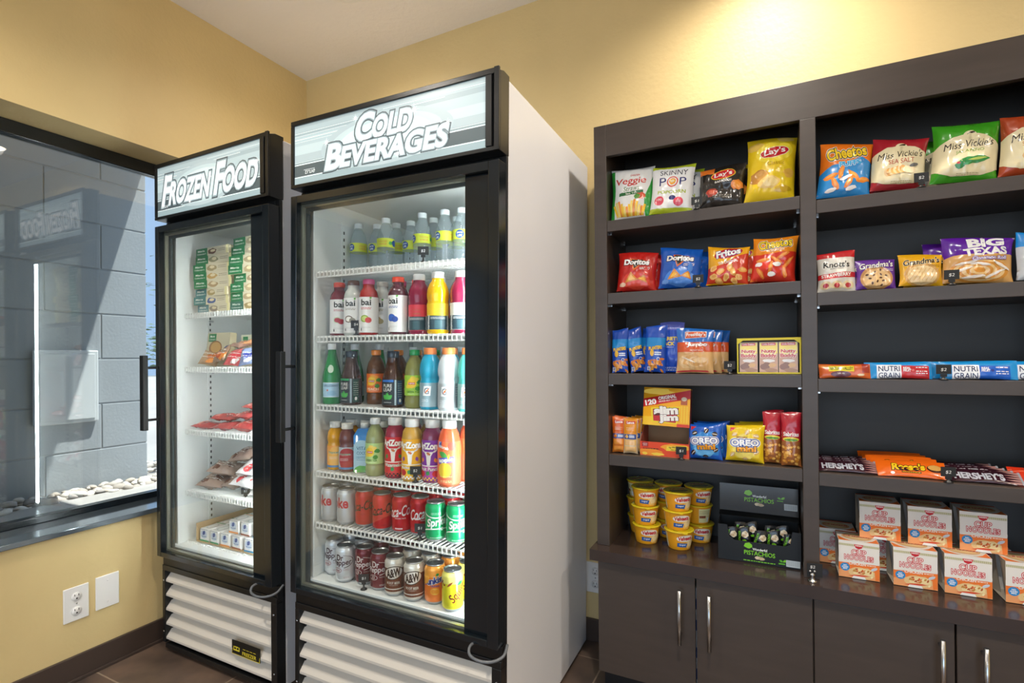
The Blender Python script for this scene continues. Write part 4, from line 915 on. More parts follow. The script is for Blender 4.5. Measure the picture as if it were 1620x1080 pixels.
# ================================================================== SNACKS ON THE SHELVES
# front art is drawn in centimetres: x from the middle of the pack, y up from its lower edge
def chips(a, pts, c1, c2, r=1.6):
    for i, (x, y) in enumerate(pts): a.blob(x, y, r * (1 + .2 * (i % 2)), r * .72, c1 if i % 2 else c2, i + 3, 12, rot=i * 37); a.blob(x + .1, y + .12, r * .7, r * .42, c2 if i % 2 else c1, i + 9, 10, rot=i * 37)
def tri(a, x, y, s, c1, c2, rot): a.p([(-s, -s * .55), (s, -s * .5), (.1 * s, s * .8)], c1, x, y, rot); a.p([(-s * .62, -s * .36), (s * .62, -s * .32), (.06 * s, s * .42)], c2, x, y, rot)
YF = BY + .028
S1, S2, S3, S4, S5 = 1.6806, 1.4216, 1.1346, .8466, .5191
T1, T2, T3, T4 = 1.6606, 1.3826, 1.1226, .8406
def vegg(a):
    a.r(-8, 0, -6.3, 19, '2E9A3A'); a.p([(-1.3, -8), (1.6, -8), (1.6, 9), (.4, 4), (-1.2, 0)], '2E9A3A', 6.2, 8); a.t('GARDEN', 1.3, 16.2, .8, 'C8302A', w=3.4, b=.02); a.t('Veggie', -.4, 13.7, 3.3, 'C8342C', w=11.4, sh=.15, b=.012); a.t('Straws', 0, 11.1, 1.8, '4A7A3A', w=6, sh=.15)
    a.r(-4.6, 8.6, 4.4, 9.9, '2F6A3C', 3); a.t('Sea Salt', 0, 9.25, .8, 'F0F0E0', w=4.2, rot=3); a.blob(3.6, 8.0, 1.8, 1.2, 'D8522A', 3); a.blob(2.2, 7.8, 1.1, .9, '5A9A3A', 5)
    for i in range(13): a.r(-6 + i * .85, 1.0, -5.2 + i * .85, 5.6 + 1.2 * math.sin(i), ('F0C030', 'F2D870', 'E08A2A')[i % 3], rot=18 - i * 3)
bag('snack_bag', 'white and green veggie straw bag at the left end of the top shelf', 'snack bag', 1.895, YF + .022, S1, 2, 8, 0, W=15.6, H=20.6, T=6, base=lambda u, v: 'E9E8E4', art=can_art(vegg), seed=11, back='2E9A3A')
def skin(a):
    a.r(-8, 16.6, 8, 18.6, 'B4C42C'); a.r(-8, 0, 8, 1.6, 'B4C42C'); a.t('SKINNY', .4, 14.6, 2.1, '3A3A4A', w=9.6); a.t('POP', .2, 11.0, 3.2, '2A3270', w=9.4); a.e(.1, 11.0, 2.0, 2.0, 'D8482E', n=28); a.e(.1, 11.0, 1.6, 1.6, 'F4F0EC', n=24); a.e(.1, 11.0, 1.2, 1.2, 'F0A42C', n=20); a.blob(.1, 11.1, .8, .6, 'F4E0B0', 3)
    a.t('POPCORN', 0, 7.2, 1.15, 'A8B82C', w=9.8, b=.03); a.e(-4.2, 4.2, 1.7, 1.6, 'D8485A', n=22); a.t('100', -4.2, 4.6, .8, 'F0E4E4', w=1.8); a.e(.4, 5.0, 1.2, .9, '2A3270'); a.e(2.6, 3.6, 1.7, 1.5, 'D8485A', n=22); a.lines(1.8, 3.4, (3.8, 3.4), 'F0E0E0', .16, 3)
sk = bag('snack_bag', 'white and lime popcorn bag second from left on the top shelf', 'snack bag', 2.043, YF + .014, S1, 4, 10, 4, W=14.6, H=18.6, T=5, base='EDECEA', art=can_art(skin), seed=12, back='B4C42C')
tuck(sk, 'lime-topped popcorn bag tucked behind the white popcorn bag', .022, .062, -.002, 3, group='spare popcorn bags')
def laysb(a):
    a.r(-8, 0, 8, 15, '26221F'); a.r(-8, 11.6, -2.6, 14.4, 'D8742A', -6); a.e(.3, 10.6, 4.0, 1.75, 'F1C22C', rot=8, n=26); a.e(.3, 10.6, 3.7, 1.5, 'C8242A', rot=8, n=26); a.t("Lay's", .3, 10.6, 2.0, 'F6F2EC', w=5.6, sh=.1, rot=8, b=.02); a.t('BARBECUE', .4, 8.2, .7, 'E8E4DC', w=5.4, b=.02, rot=5); a.blob(5.0, 6.8, 2.0, 1.7, 'E0802A', 3); a.blob(4.8, 6.9, 1.4, 1.1, 'EE9A3C', 4); a.blob(-3.4, 4.6, 1.9, 1.5, 'A83A2A', 5); a.blob(-3.4, 4.8, 1.1, .8, 'C8604A', 8); a.lines(-3, 3, (3.4, 2.8), '8A8478', .2, 4, .8)
lb = bag('snack_bag', 'black barbecue chip bag third from left on the top shelf', 'snack bag', 2.206, YF + .016, S1, 4, 10, 3, W=14.4, H=14.9, T=5.5, base='26221F', art=can_art(laysb), seed=13, rough=1.4)
tuck(lb, 'black barbecue chip bag tucked behind the front black chip bag', .014, .066, -.001, -4)
def laysy(a):
    a.blob(-4.6, 17.6, 2.6, 1.5, 'E8C05A', 3); a.blob(3.8, 20.0, 2.4, 1.0, 'EAC460', 6); a.e(.6, 15.4, 5.6, 3.6, 'F8DC3C', rot=12, n=28); a.e(.7, 15.4, 4.5, 1.9, 'F6E9C0', rot=12, n=28); a.e(.7, 15.4, 4.25, 1.7, 'C8202A', rot=12, n=28); a.t("Lay's", .7, 15.5, 2.5, 'F6F2EC', w=6.4, sh=.1, rot=12, b=.02); a.t('Classic', 1.2, 11.5, 1.3, 'B08A1C', w=5.2, rot=4)
    a.blob(-3.6, 7.0, 3.0, 2.6, 'C88A3C', 7); a.blob(-3.0, 7.6, 2.0, 1.6, 'D8A050', 9); a.blob(-.6, 5.2, 3.2, 2.1, 'EFC873', 11); a.blob(-.4, 5.4, 2.5, 1.5, 'F4D890', 12); a.blob(5.2, 8.4, 1.6, 1.5, 'E4B048', 13); a.blob(3.6, 3.2, 2.4, 1.1, 'C8A01C', 15)
ly = bag('snack_bag', 'large yellow potato chip bag at the right end of the left top shelf', 'snack bag', 2.349, YF + .018, S1, 4, 9, 4, W=14.6, H=21.6, T=6.4, base='EFCB1F', art=can_art(laysy), seed=14)
ly2 = tuck(ly, 'smaller yellow potato chip bag showing left behind the large yellow one', -.022, .070, 0, 3); ly2.scale = (.84, .9, .80)
def cheep(a):
    a.p([(-8, -9), (8, -9), (8, 1.2), (4, 3.8), (0, 1.6), (-4, 1.0), (-8, -2)], '2A8CD0', 0, 8.4); a.t('Cheetos', -.1, 13.6, 3.6, 'F3CE2C', w=10.6, rot=10, b=.03, out=(('F4ECDC', .115), ('1E1A16', .08))); a.t('PUFFS', 1.0, 9.9, 1.5, '3FB0E4', w=5.8, rot=10, b=.05, out=(('EAF2F4', .1),))
    for i, (x, y) in enumerate(((-4, 6), (-1.2, 7.2), (2.2, 6.2), (4.8, 4.6), (1.2, 4.0), (-2.6, 3.8))): a.blob(x, y, 2.0, .75, 'F08A2C', i, 12, rot=25 + i * 55); a.blob(x, y + .15, 1.3, .35, 'F8A850', i, 10, rot=25 + i * 55)
    for i, (x, y) in enumerate(((-3.6, 1.8), (1.8, 2.2), (.2, 5.4))): a.blob(x, y, 1.6, .6, 'F0ECE6', i + 20, 10, rot=20)
bag('snack_bag', 'orange and blue puffed snack bag at the left end of the right top shelf', 'snack bag', 2.545, YF + .014, T1, 2, 8, 5, W=14.0, H=17.6, T=5.6, base='EE7A1E', art=can_art(cheep), seed=15)
def miss(top, word_, wc, pic):
    def f(a):
        a.e(0, 12.2, 1.6, 1.6, 'E6D9B0'); a.e(.2, 13.0, .9, .4, '3A2A1A', rot=20); a.p([(-8.5, -3.6), (-6, -5.0), (-3.4, -5.8), (0, -6.1), (3.4, -5.8), (6, -4.9), (8.5, -3.4), (8.5, 1.2), (6.4, 3.6), (3.5, 5.2), (0, 5.7), (-3.6, 5.2), (-6.4, 3.6), (-8.5, 1.4)], 'E6D9B0', 0, 7.2)
        a.t('Miss Vickie\'s', 0, 10.0, 2.1, '2C221A', w=11.2, sh=.2, b=0, rot=5); a.t(word_, .2, 7.9, 1.3, wc, w=6.4 if len(word_) < 9 else 7.6, rot=5); a.lines(-2.2, 2.8, (1.9, 1.5), '8A7A50', .14, 4); pic(a)
    return can_art(f)
def pic_salt(a):
    for i in range(8): a.e(-3.2 + i * .55, 4.6 + i * .12, .75, 1.2, 'D8A05A' if i % 2 else 'E8C490', rot=10)
    a.e(2.2, 5.2, 1.5, 1.2, 'EED8B0'); a.e(3.4, 6.6, 1.1, .5, '6A6A6A', rot=20)
def pic_jal(a):
    a.leaf(-2.6, 4.6, 5.0, 1.1, '3A9A4A', 10); a.leaf(-1.0, 4.9, 6.2, 1.0, '2E8A44', 8); a.leaf(-.2, 5.2, 4.6, .35, 'B8D060', 8); a.leaf(-3.0, 4.2, 2.4, 1.0, '2F8F4C', -10); a.e(-2.2, 4.6, .4, .3, 'C83A3A')
def pic_smk(a): a.blob(0, 4.6, 3.2, 1.4, 'E0B070', 3); a.blob(1, 4.8, 1.8, .9, 'C86A3A', 4)
mv1 = bag('snack_bag', 'red-topped kettle chip bag with sea salt lettering, right top shelf', 'snack bag', 2.678, YF + .014, T1, 3, 8, 6, W=13.6, H=16.6, T=5.6, base='A8242E', art=miss('A8242E', 'SEA SALT', 'B8442E', pic_salt), seed=16, back='A8242E')
mv2 = bag('snack_bag', 'large green-topped jalapeño kettle chip bag, right top shelf', 'snack bag', 2.829, YF + .018, T1, 3, 8, 5, W=15.2, H=18.0, T=6.4, base='3F9E22', art=miss('3F9E22', 'JALAPEÑO', '7AA02C', pic_jal), seed=17, back='3F9E22')
tuck(mv2, 'green-topped jalapeño chip bag tucked behind the large green one', -.022, .066, -.010, 6, group='spare kettle chip bags')
mv3 = bag('snack_bag', 'rust-red topped smokehouse chip bag cut by the right edge of the photo', 'snack bag', 2.974, YF + .020, T1, 3, 8, 4, W=14.6, H=17.6, T=6.2, base='B0441F', art=miss('B0441F', 'SMOKEHOUSE BBQ', 'C8742A', pic_smk), seed=18, back='B0441F')
tuck(mv1, 'red-topped kettle chip bag behind the sea salt one', .006, .070, -.006, 4)

# --- second shelf
def dor(bc, lc, sub):
    def f(a):
        a.p([(-2.2, 1.9), (3.6, 1.0), (-.6, -2.8)], 'E0702A', -.4, 9.6); a.p([(-1.7, 1.5), (2.9, .9), (-.5, -2.1)], '1A1614', -.4, 9.7); a.t('Doritos', -.1, 10.0, 1.75, 'F4F0EC', w=9.0, b=.05, out=(('15110F', .12),), sh=.08, rot=-2); a.t(sub, 3.0, 7.7, .9, 'F0E8E0', w=3.6, sh=.2, b=.02)
        a.blob(0, 3.4, 5.6, 3.0, lc, 4); tri(a, -1.8, 4.4, 2.5, 'D88A2C', 'F0B84A', 10); tri(a, 2.6, 4.2, 2.0, 'D0802A', 'ECB044', -20); a.blob(3.6, 6.6, .8, 1.6, lc, 6); a.blob(-4.8, 2.0, 1.2, .8, 'E8C0A0' if bc != '1558B8' else '6A9AE0', 7)
    return can_art(f)
d1 = bag('snack_bag', 'red tortilla chip bag at the left end of the second shelf', 'snack bag', 1.922, YF + .014, S2, 4, 10, 3, W=14.2, H=14.6, T=5.6, base='C0221C', art=dor('C0221C', 'D8402C', 'NACHO'), seed=21)
tuck(d1, 'red tortilla chip bag directly behind the front red one', .016, .062, .002, -4); tuck(d1, 'deep red chip bag rearmost behind the two red tortilla chip bags', -.010, .118, .004, 5)
d2 = bag('snack_bag', 'bright blue tortilla chip bag on the second shelf', 'snack bag', 2.070, YF + .014, S2, 3, 10, 3, W=14.2, H=14.9, T=5.8, base='1558B8', art=dor('1558B8', '4A86D8', 'COOL RANCH'), seed=22)
tuck(d2, 'blue tortilla chip bag tucked behind the front blue one', .018, .064, 0, -5)
def frit(a):
    a.p([(-8, -9), (8, -9), (8, 1.8), (3, .2), (-2, -3), (-8, -4.2)], 'CC3A1F', 0, 9.4); a.e(-.2, 10.6, 5.0, 2.2, 'F0B42C', rot=14, n=26); a.e(0, 10.6, 4.6, 1.8, 'B8242C', rot=14, n=26); a.t('Fritos', 0, 10.8, 2.4, 'F4F0EA', w=7.6, sh=.15, rot=14, b=.04, out=(('2A3A8A', .08),)); a.t('The ORIGINAL', 0, 7.4, .9, 'F4E8D8', w=6.4, rot=12, b=.02)
    chips(a, [(-4.4, 2.6), (-2.4, 4.2), (-.4, 2.4), (1.6, 4.2), (3.6, 2.4), (4.8, 4.8), (-4.6, 5.2), (.6, 5.6), (2.2, 1.2), (-2.6, 1.2)], 'E0A050', 'EDBB6C', 1.25)
fr1 = bag('snack_bag', 'yellow and orange-red corn chip bag on the second shelf', 'snack bag', 2.222, YF + .012, S2, 3, 8, 3, W=13.0, H=13.8, T=5.0, base='EBA916', art=can_art(frit), seed=23, back='D88A1A')
tuck(fr1, 'corn chip bag leaning behind the front yellow and orange one', .026, .060, -.004, -14)
def chee(a):
    a.p([(-8, -9), (8, -9), (8, 2), (2, 1.4), (-4, .6), (-8, 1)], 'D2301F', 0, 7.8); a.t('Cheetos', 0, 12.2, 2.9, 'F3CE2C', w=9.6, rot=8, b=.03, out=(('F4ECDC', .11), ('1E1A16', .075))); a.t('CRUNCHY', .6, 9.9, .7, 'F4E4C0', w=4.6, rot=6, b=.03)
    for i, (x, y) in enumerate(((-3.4, 6.6), (2.6, 8.2), (4.2, 6.0), (-1, 4.4), (3.2, 3.0), (-3.8, 2.4), (.6, 6.6))): a.blob(x, y, 2.1, .6, 'E8822C', i, 12, rot=10 + i * 23); a.blob(x, y + .15, 1.4, .28, 'F4A450', i, 10, rot=10 + i * 23)
    for i, (x, y) in enumerate(((.8, 5.2), (-.6, 2.2), (-4.6, 5.2))): a.blob(x, y, 1.2, .7, 'EAE6E0', i + 5, 10)
ch1 = bag('snack_bag', 'orange-topped crunchy cheese snack bag at the right of the left second shelf', 'snack bag', 2.363, YF + .014, S2, 2, 8, 4, W=13.0, H=15.4, T=5.4, base='E88A1C', art=can_art(chee), seed=24)
tuck(ch1, 'orange cheese snack bag tucked behind the front orange one', .004, .066, .006, 2)
def knot(a):
    a.r(-6, 10.4, 6, 12.4, 'C8282C'); a.e(.2, 8.0, 4.4, 2.4, 'EDE8DC', n=24); a.t("Knott's", 0, 8.2, 1.8, '2E2A26', w=7.0, sh=.1, b=.02); a.t('BERRY FARM', 0, 6.9, .4, '6A5A4A', w=3.6); a.r(-5.2, 4.0, 5.2, 5.6, 'C8282C', 3); a.t('STRAWBERRY', -.2, 4.9, .95, 'F2ECE4', w=8.0, b=.035, rot=3)
    for x in (-3, 0, 3): a.e(x, 1.9, 1.6, 1.3, 'E8D0A0', n=18); a.e(x, 1.9, .8, .7, 'B8303A')
bag('cookie_pack', 'red and cream strawberry cookie pack at the left of the right second shelf', 'cookie pack', 2.521, YF + .008, T2, 2, 8, 0, W=10.2, H=12.8, T=3.6, base=lambda u, v: 'C8282C' if v > .104 else 'E2DACB', art=can_art(knot), seed=25)
def gran(bc, tc_, ck, chip):
    def f(a):
        a.e(0, 3.2, 4.3, 3.6, ck, n=28); a.e(0, 3.0, 3.6, 2.9, 'E4BC84' if chip else 'EED09A', n=24)
        if chip:
            for i in range(12): a.e(3.4 * math.cos(i * 2.4) * (.3 + .06 * i), 3.2 + 2.6 * math.sin(i * 2.4) * (.3 + .06 * i), .42, .26, '5A3A2A', rot=i * 40)
        else:
            for k in range(-3, 4): a.r(k * 1.0 - .08, 1.2, k * 1.0 + .08, 5.4, 'DDB070', -30)
        a.t("Grandma's", .1, 7.2, 1.7, 'F4F0E8' if chip else '3A2A1A', w=8.8, sh=.25, rot=7, b=.02, out=((('3A2A4A' if chip else 'F4E8C0'), .06),)); a.lines(1.6, 4.4, (5.9, 5.5), 'F0E8F0' if chip else '6A4A1A', .14, 3)
    return can_art(f)
g1 = bag('cookie_pack', 'purple chocolate chip cookie pack on the right second shelf', 'cookie pack', 2.626, YF + .010, T2, 4, 12, 2, W=10.2, H=9.4, T=3.4, base='6A3A9A', art=gran('6A3A9A', 'F4F0E8', 'C8925A', 1), seed=26)
tuck(g1, 'purple cookie pack standing behind the front purple one', -.006, .045, -.004, 3)
g2 = bag('cookie_pack', 'yellow peanut butter cookie pack on the right second shelf', 'cookie pack', 2.729, YF + .010, T2, 3, 12, 4, W=10.4, H=9.8, T=3.4, base='EBAF1C', art=gran('EBAF1C', '3A2A1A', 'D8A45A', 0), seed=27)
tuck(g2, 'yellow cookie pack standing behind the front yellow one', .020, .044, .004, -4)
def bigt(a):
    for i in range(7): a.e(0, 3.2, 6.8 - i * .9, 3.4 - i * .45, ('D8923C', 'EEC88A')[i % 2], n=30)
    for i, (x, y, r_) in enumerate(((-4, 3.4, 20), (0, 5.0, -10), (3.6, 2.4, 28), (-1, 1.6, 6), (4.8, 4.6, -30), (-3, 5.4, 12))): a.blob(x, y, 2.6, .34, 'F2E8DC', i, 12, rot=r_)
    a.p([(-7.8, -3), (-3, -1.4), (.6, -2.6), (7.8, -1.2), (7.8, 3.4), (-7.8, 3.4)], '5E1F9C', 0, 10.0); a.t('BIG', 1.5, 11.2, 2.3, 'F2F0EC', w=7.6, b=.05, rot=3); a.t('TEXAS', 1.3, 8.5, 2.1, 'F2F0EC', w=9.6, b=.045, rot=3); a.t('Cinnamon Roll', 2.0, 6.6, .8, 'F2F0EC', w=7.6, b=.02, rot=2, out=(('7A4ABA', .12),))
bt = bag('pastry_pack', 'large purple-topped cinnamon roll in clear wrap, right second shelf', 'pastry', 2.857, YF + .016, T2, 3, 10, 3, W=15.8, H=13.4, T=4.6, base=lambda u, v: 'B8AEB4' if v > .126 else ('5E1F9C' if v > .078 else 'D8A460'), art=can_art(bigt), seed=28, rough=1.4)
tuck(bt, 'purple cinnamon roll pack tucked behind the large front one', -.026, .058, -.002, 5)
def blu(a): a.r(-5, 9, 5, 14, '1E8AD8'); a.r(-5, 0, 5, 9, 'C8CCD0'); a.lines(-3, 3, (7, 6, 5, 4), '7A8A9A', .2, 3, 1)
bag('pastry_pack', 'blue-topped clear pack cut by the right photo edge, second shelf', 'pastry', 2.985, YF + .03, T2, 10, 8, 4, W=10, H=13.4, T=3.6, base='BFC4C8', art=can_art(blu), seed=29)

# --- third shelf: nuts, buns, wafer box
def plant(a):
    a.r(-3.4, 9.0, 3.4, 12.2, '1F8AD0'); a.t('PLANTERS', 0, 8.6, 1.1, 'F0C62C', w=4.6, rot=8, b=.05, out=(('1A2A6A', .1),)); a.e(-1.1, 6.8, .7, 1.2, 'E8B83C'); a.r(-.2, 6.8, 2.2, 7.2, 'E8F0F8'); a.r(-.2, 6.1, 2.2, 6.5, 'E8F0F8'); a.e(1.2, 4.7, .75, .75, '2A58B4'); a.e(1.2, 4.7, .6, .6, 'F0F0F4'); a.e(1.2, 4.7, .42, .42, '2A58B4')
    for i in range(22):
        q = random.Random(i); x, y = q.uniform(-2.6, 2.6), q.uniform(.5, 4.2 if abs(i % 5 - 2) else 5.0); a.blob(x, y, .85, .42, ('D8842A', 'EAA850', 'C8702A')[i % 3], i, 9, rot=q.uniform(0, 180))
    a.r(-2.6, .6, -1.6, 2.0, 'E0E4EC'); a.r(-2.4, .8, -1.8, 1.8, '8A90A8')
np1 = bag('nut_pouch', 'slim light and dark blue cashew pouch leftmost on the third shelf', 'nut pouch', 1.862, YF + .014, S3, 10, 6, 0, W=5.8, H=16.6, T=2.6, base='1C4CB0', art=can_art(plant), seed=31, nu=14)
dup(np1, 'dark blue cashew pouch second from left, leaning, on the third shelf', None, (1.918, YF + .030, S3), (R(-6), R(-7), R(22)))
dup(np1, 'dark blue nut pouch half hidden behind the second cashew pouch', None, (1.930, YF + .064, S3), (R(-3), R(8), R(-4)))
def plant2(a):
    plant(a); 
np2 = bag('nut_pouch', 'wide blue cashew pouch third from left on the third shelf', 'nut pouch', 1.983, YF + .016, S3, 6, 6, 3, W=7.4, H=17.0, T=3.4, base='1C50B8', art=can_art(plant2), seed=32, nu=16)
def vark(a): a.t('VARIETY', -.6, 12.0, 1.2, 'F0D24A', w=6.4, b=.05); a.t('PACK', -1.2, 10.2, 1.2, 'F0D24A', w=4.4, b=.05); a.r(-4, 8.9, 1.0, 9.05, 'D8E0F0'); a.lines(-3.6, 3.2, (1.8, 1.2, .6), 'E0E6F4', .2, 3, .8); a.lines(-4, 4, (15.5,), 'C8D0F0', .3, 4)
bag('nut_pouch', 'tall blue variety pouch with yellow lettering beside the orange-labelled buns', 'nut pouch', 2.036, YF + .040, S3, -8, 6, 0, W=8.4, H=18.4, T=3.4, base=lambda u, v: '6A74D0' if v > .15 else '2250BE', art=can_art(vark), seed=33)
def fresh(a):
    a.p([(-6.5, -9), (6.5, -9), (6.5, 4.4), (2, 5.4), (-2, 4.8), (-6.5, 5.4)], 'E3B376', 0, 4.8); a.r(-6.4, 7.2, 6.4, 10.6, 'D8582A'); a.r(-6.4, 10.6, 6.4, 15.6, '2A70C4'); a.p([(-3.6, -1.1), (3.6, -.7), (3.6, 1.4), (-3.6, 1.0)], 'F0ECE6', .2, 12.9); a.p([(-3.4, -.95), (3.4, -.6), (3.4, 1.2), (-3.4, .85)], 'D8562A', .2, 12.9); a.t("Freshley's", .2, 13.0, 1.35, 'F4F0EA', w=6.2, b=.03, rot=2); a.t('Jumbo', .8, 9.6, 1.5, 'F4F0EA', w=6.6, sh=.2, b=.05, out=(('B8402A', .1),)); a.t('HONEY BUN', .6, 7.8, .5, 'F4E4D0', w=4.2)
    for i in range(5): a.blob(-1.4 + i * .8, 4.0 + .4 * math.sin(i * 2), 3.8 - i * .3, 2.6 - i * .4, ('EBC48C', 'DCA868')[i % 2], i + 3)
    a.blob(-2.0, 4.6, 2.6, .25, 'F6E8D4', 4, rot=-24); a.r(-5.8, .3, 4.6, .8, 'D8484A')
fb = bag('pastry_pack', 'front honey bun pack with blue and orange label on the third shelf', 'pastry', 2.118, YF + .014, S3, 2, 4, 0, W=12.2, H=15.6, T=3.8, base='D9B486', art=can_art(fresh), seed=34, rough=1.3)
tuck(fb, 'second honey bun pack standing behind the front one', .022, .048, .008, -3); tuck(fb, 'rearmost honey bun pack peeking out behind the second one', .042, .096, .004, -6)
def boxart(g, x0, x1, z0, z1, y, a, m='print'):
    S = Surf([x0, x1], [z0, z1], lambda u, v: (u, y, v), lambda u, v: (0, -1, 0)); g.art(S, a, m, .00012)
def carton_thing(name, label, cat, loc, rotz=0, group=None, lean=0): return thing(name, label, cat, loc, (R(-lean), 0, R(rotz)), group)
# wafer bar display box with three bars
t = carton_thing('snack_display_box', 'open yellow-trimmed display box at the right end of the third shelf', 'display box', (2.334, YF - .004, S3))
g = G(); w, d, h_ = .0905, .075, .115
for q in ((-w, 0, 0, w, d, .0015), (-w, d - .0015, .0016, w, d, h_), (-w, .0001, .0016, -w + .0015, d - .0016, h_), (w - .0015, .0001, .0016, w, d - .0016, h_)): g.box(*q, '3A3028', 'card')
g.box(-w, 0, .0016, w, .0013, .006, 'D8C83A', 'card'); g.box(-w, 0, h_ - .007, w, .0013, h_, 'D8C83A', 'card'); g.box(-w, 0, .0061, -w + .004, .0013, h_ - .0071, 'D8C83A', 'card'); g.box(w - .004, 0, .0061, w, .0013, h_ - .0071, 'D8C83A', 'card')
for s1 in (-1, 1):
    g.poly([(s1 * (w - .004), h_ - .007), (s1 * (w - .018), h_ - .007), (s1 * (w - .004), h_ - .018)], 0, .0012, 'D8C83A', 'card')
g.build('open_carton', t)
def nut(a):
    a.r(-2.5, 6.4, 2.5, 10.2, 'F0D860'); a.blob(0, 6.6, 2.3, 1.0, 'F4E48A', 4); a.p([(-2.0, -.45), (2.0, -.35), (2.0, .55), (-2.0, .45)], 'C83A34', 0, 9.3); a.t('Little Debbie', 0, 9.35, .5, 'F4F0EA', w=3.4); a.t('Nutty', 0, 7.0, 1.3, 'C8302C', w=4.0, b=.04, out=(('F6EEDC', .1),)); a.t('Buddy', 0, 5.6, 1.4, 'C8302C', w=4.2, b=.04, out=(('F6EEDC', .1),)); a.blob(0, 4.1, 2.0, .5, 'E8E4E0', 8); a.blob(-.8, 2.4, 1.6, 1.1, '8A5A3C', 3, rot=20); a.blob(1.0, 2.6, 1.1, .7, 'D8A868', 5); a.blob(.6, 1.1, 1.8, .6, 'A87850', 6)
for i, (x, rz) in enumerate(((-.057, 0), (.001, -2), (.056, 2))):
    g = G(); g.box(-.0265, 0, 0, .0265, .022, .100, 'D8CFC4', 'gloss'); g.box(-.0262, -.0006, .002, .0262, -.00001, .098, 'C89A7C', 'gloss'); boxart(g, -.0262, .0262, .001, .099, -.0007, can_art(nut), 'gloss')
    o = g.build('wafer_bar'); place(o, (2.334 + x, YF + .006, S3 + .0018), (0, 0, R(rz))); tag(o, ['left', 'middle', 'right'][i] + ' wafer bar carton with red lettering inside the yellow-trimmed display box', 'wafer bar')
dup(bpy.data.objects['wafer_bar'], 'plain side of a wafer bar behind the left bar in the display box', None, (2.277, YF + .036, S3 + .0018), (0, 0, R(3)))

# --- fourth shelf
def lance(bc, cb):
    def f(a):
        a.r(-2.4, 7.0, 2.4, 13.2, bc); a.p([(-1.7, -.55), (1.7, -.35), (1.7, .75), (-1.7, .55)], 'C8302C', .1, 11.0); a.t('Lance', .1, 11.1, .8, 'F4F0EA', w=2.6, b=.04, rot=3); a.r(-2.2, 5.2, 2.2, 6.9, '2A4C98'); a.e(-1.2, 6.1, .6, .6, cb); a.r(-.3, 5.7, 1.6, 6.0, 'E8ECF4'); a.r(-.3, 6.2, 1.6, 6.5, 'E8ECF4'); a.lines(-1.4, 1.4, (9, 8.4), 'F4D8B0', .18, 2)
        for k, y in enumerate((1.6, 4.0)): a.p([(-2.0, -1.0), (2.0, -1.0), (2.1, 1.0), (-2.1, 1.0)], cb, 0, y); a.p([(-1.7, -.8), (1.7, -.8), (1.7, .8), (-1.7, .8)], 'F0C080' if cb == 'E8B864' else 'EE9A3C', 0, y)
    return can_art(f)
l1 = bag('cracker_pack', 'orange cheese cracker pack at the left end of the fourth shelf', 'cracker pack', 1.848, YF + .012, S4, 6, 4, 0, W=4.8, H=13.2, T=2.6, base='D8772A', art=lance('E0651F', 'E07C1F'), seed=41, nu=12, rough=.6)
l2 = bag('cracker_pack', 'tan round cracker pack with blue stripe beside the meat stick box', 'cracker pack', 1.898, YF + .010, S4, 4, 4, 0, W=5.2, H=13.0, T=2.8, base='D9BE98', art=lance('E8941F', 'E8B864'), seed=42, nu=12, rough=.6)
for i in range(3): tuck(l2, ['second', 'third', 'fourth'][i] + ' cracker pack in the row behind the tan cracker pack', .006 + .006 * i, .034 * (i + 1), .004, 0, group='cracker packs on the fourth shelf')
tuck(l1, 'orange cheese cracker pack behind the leftmost cracker pack', .004, .036, .002)
# meat stick display: upright lid over a low open tray
t = thing('snack_display_box', 'red and yellow meat stick box with raised lid on the fourth shelf', 'display box', (2.010, YF - .006, S4), (0, 0, R(-4)))
g = G(); w = .083; d = .105
g.box(-w, 0, 0, w, d, .0016, 'B08A60', 'card'); g.box(-w, 0, .0017, w, .0016, .050, 'D8322A', 'print'); g.box(-w, d - .0016, .0017, w, d, .105, '8A6A48', 'card')
for s1 in (-1, 1): g.poly([(.0017, .0017), (d - .0017, .0017), (d - .0017, .103), (d * .45, .095), (.0017, .05)], s1 * w - (.0016 if s1 > 0 else 0), s1 * w + (.0016 if s1 < 0 else 0), '9A4A3A', 'card', ax=0)
def tray(a):
    a.r(-8.3, 0, 8.3, 5, 'E24A24'); a.blob(-4.5, 1.4, 4.5, 1.2, 'F0922A', 3); a.blob(3.8, 3.4, 5, 1.3, 'F4A42C', 5); a.r(-7.6, 3.2, -5.4, 4.8, 'A8202A'); a.t('slim', -6.5, 4.3, .5, 'F4F0EA', w=1.6); a.t('jim', -6.5, 3.7, .5, 'F4F0EA', w=1.3); a.lines(-7.2, -1.6, (2.5,), '3A1A14', .3, 4, .8); a.p([(-3.4, -.9), (3.4, -.4), (3.6, 1.2), (-3.2, .7)], 'F0D23C', 4.2, 3.2); a.t('6g PROTEIN', 4.0, 3.6, .6, '3A1A14', w=4.6, rot=4, b=.02); a.t('PER SERVING', 4.2, 2.8, .45, '3A1A14', w=3.6, rot=4); a.blob(-2, .9, 2.2, .5, 'F4D048', 9); a.blob(-6.6, .9, 1.0, .5, 'F4D048', 8)
boxart(g, -w, w, .0017, .050, -.00005, can_art(tray)); g.build('tray', t)
g = G(); g.box(-.079, 0, 0, .079, .0025, .132, 'B28C62', 'card'); g.box(-.079, .0026, .128, .079, .03, .132, 'D8A02A', 'card'); g.box(.0765, .0026, 0, .079, .03, .1279, '7A2A2A', 'card')
